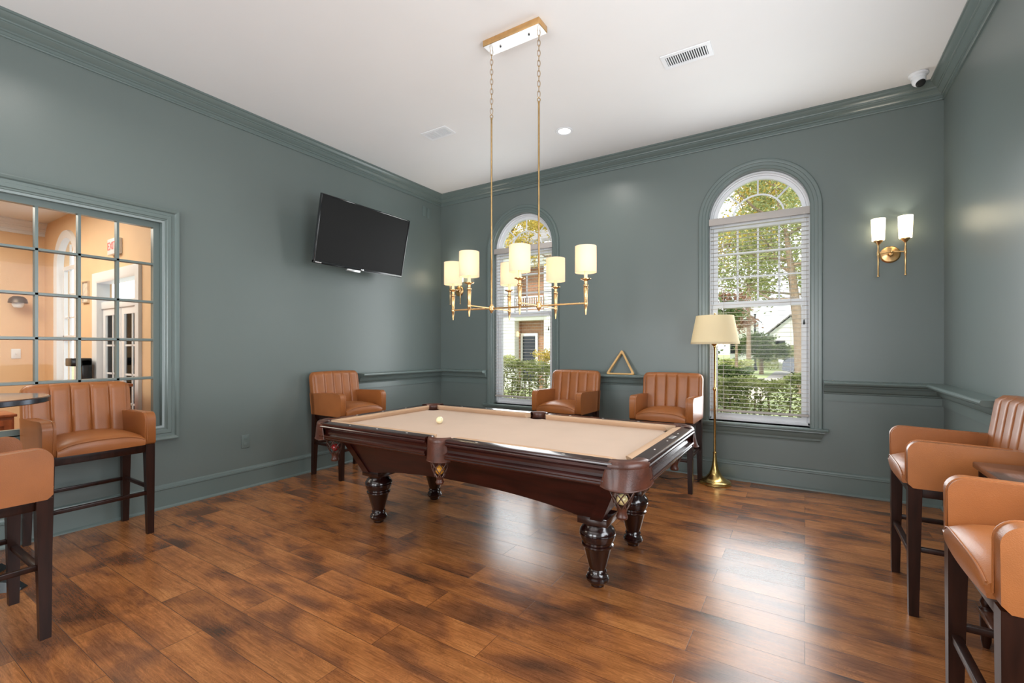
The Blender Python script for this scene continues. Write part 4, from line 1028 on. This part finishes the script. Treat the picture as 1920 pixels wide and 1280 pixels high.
shrub = tree((-6.75, 12.6), .9, .04, [(0, 0, 1.25, .32), (.5, 0, 1.15, .28)], 'leafyellow', 'pale shrub poking above the left hedge before the entry', .07, 1300, 33, name='shrub', cat='shrub')
# distant buildings (right window)
def gable_house(x, y, w, d, h, rh, label):
    t = thing('distant_building', (x, y, GZ), 0, label, 'building')
    b = B(); b.box(-w/2, w/2, 0, d, 0, h); b.solid([(-w/2, 0, h), (w/2, 0, h), (0, 0, h+rh)], (0, d, 0)); b.build('siding_wall', 'siding', t, smooth=0)
    b = B()
    for s in (-1, 1): b.solid([(s*(w/2+.3), -.3, h-.1), (0, -.3, h+rh+.15), (0, d+.3, h+rh+.15), (s*(w/2+.3), d+.3, h-.1)], (0, 0, .12))
    b.build('roof', 'roof', t, smooth=0)
    for i in (-1, 1):
        f = B().box(i*w*.25-.5, i*w*.25+.5, -.06, .02, .9, 2.3).build('window_frame', 'white', t, smooth=0); B().box(i*w*.25-.42, i*w*.25+.42, -.08, -.05, .98, 2.22).build('window_glass', 'darkglass', f, smooth=0)
gable_house(-1.1, 50, 3.4, 8, 2.9, 1.5, 'white gabled building far away behind the parked cars')
gable_house(-4.7, 45, 1.8, 6, 4.0, .7, 'narrow white building far away behind the lamp post')
# lamp post
t = thing('lamp_post', (-2.75, 34, GZ), 0, 'black street lamp post with pale globe on the far lawn', 'lamp post')
B().lathe([(0, 0), (.16, 0), (.13, .3), (.07, .5), (.055, 3.6), (.10, 3.7), (0, 3.72)], seg=14).build('post', 'blackmetal', t)
B().lathe([(0, 3.7), (.14, 3.72), (.22, 4.1), (.12, 4.2), (0, 4.22)], seg=14).build('lantern', 'white', t)
# cars
def car(loc, rz, paint, label):
    t = thing('parked_car', loc, rz, label, 'car', 'parked cars'); L_, W_ = 2.25, .92
    side_ = [(-L_, .35), (-L_+.05, .80), (-L_+.35, .98), (-1.05, 1.08), (-.45, 1.55), (.2, 1.68), (1.4, 1.66), (2.0, 1.20), (L_, 1.02), (L_, .38), (1.9, .28), (-1.9, .28)]
    rings = [[(x, s*(W_-(.14 if z > 1.1 else 0)), z) for x, z in side_] for s in (-1, 1)]
    B().loft(rings).bevel(.05, 2, 30).build('body', paint, t, smooth=40)
    b = B()
    for s in (-1, 1): b.solid([(-.92, s*.80, 1.12), (-.42, s*.80, 1.50), (.2, s*.80, 1.60), (1.35, s*.80, 1.58), (1.72, s*.80, 1.18)], (0, s*.02, 0))
    b.solid([(-1.08, -.7, 1.13), (-1.08, .7, 1.13), (-.50, .7, 1.53), (-.50, -.7, 1.53)], (-.03, 0, .02)); b.build('car_windows', 'darkglass', t, smooth=0)
    for x in (-1.4, 1.4):
        for s in (-1, 1): B().lathe([(0, -.11), (.30, -.11), (.34, -.08), (.34, .08), (.30, .11), (0, .11)], (x, s*.86, .34), 20, Matrix.Rotation(PI/2, 4, 'X')).build('wheel', 'rubber', t)
    b = B()
    for s in (-1, 1): b.box(-L_-.02, -L_+.1, s*.62-.16, s*.62+.16, .70, .86, .02)
    b.build('headlamps', 'white', t)
    b = B()
    for s in (-1, 1): b.box(L_-.10, L_+.02, s*.75-.10, s*.75+.10, .85, 1.15, .02)
    b.build('tail_lamps', 'carred', t)
GR = GZ+.015
car((1.15, 28.0, GR), .12, 'carpaint', 'dark grey car parked nearest, partly behind the tree trunk')
car((1.6, 31.6, GR), .12, 'carwhite', 'white car parked behind the dark grey one')
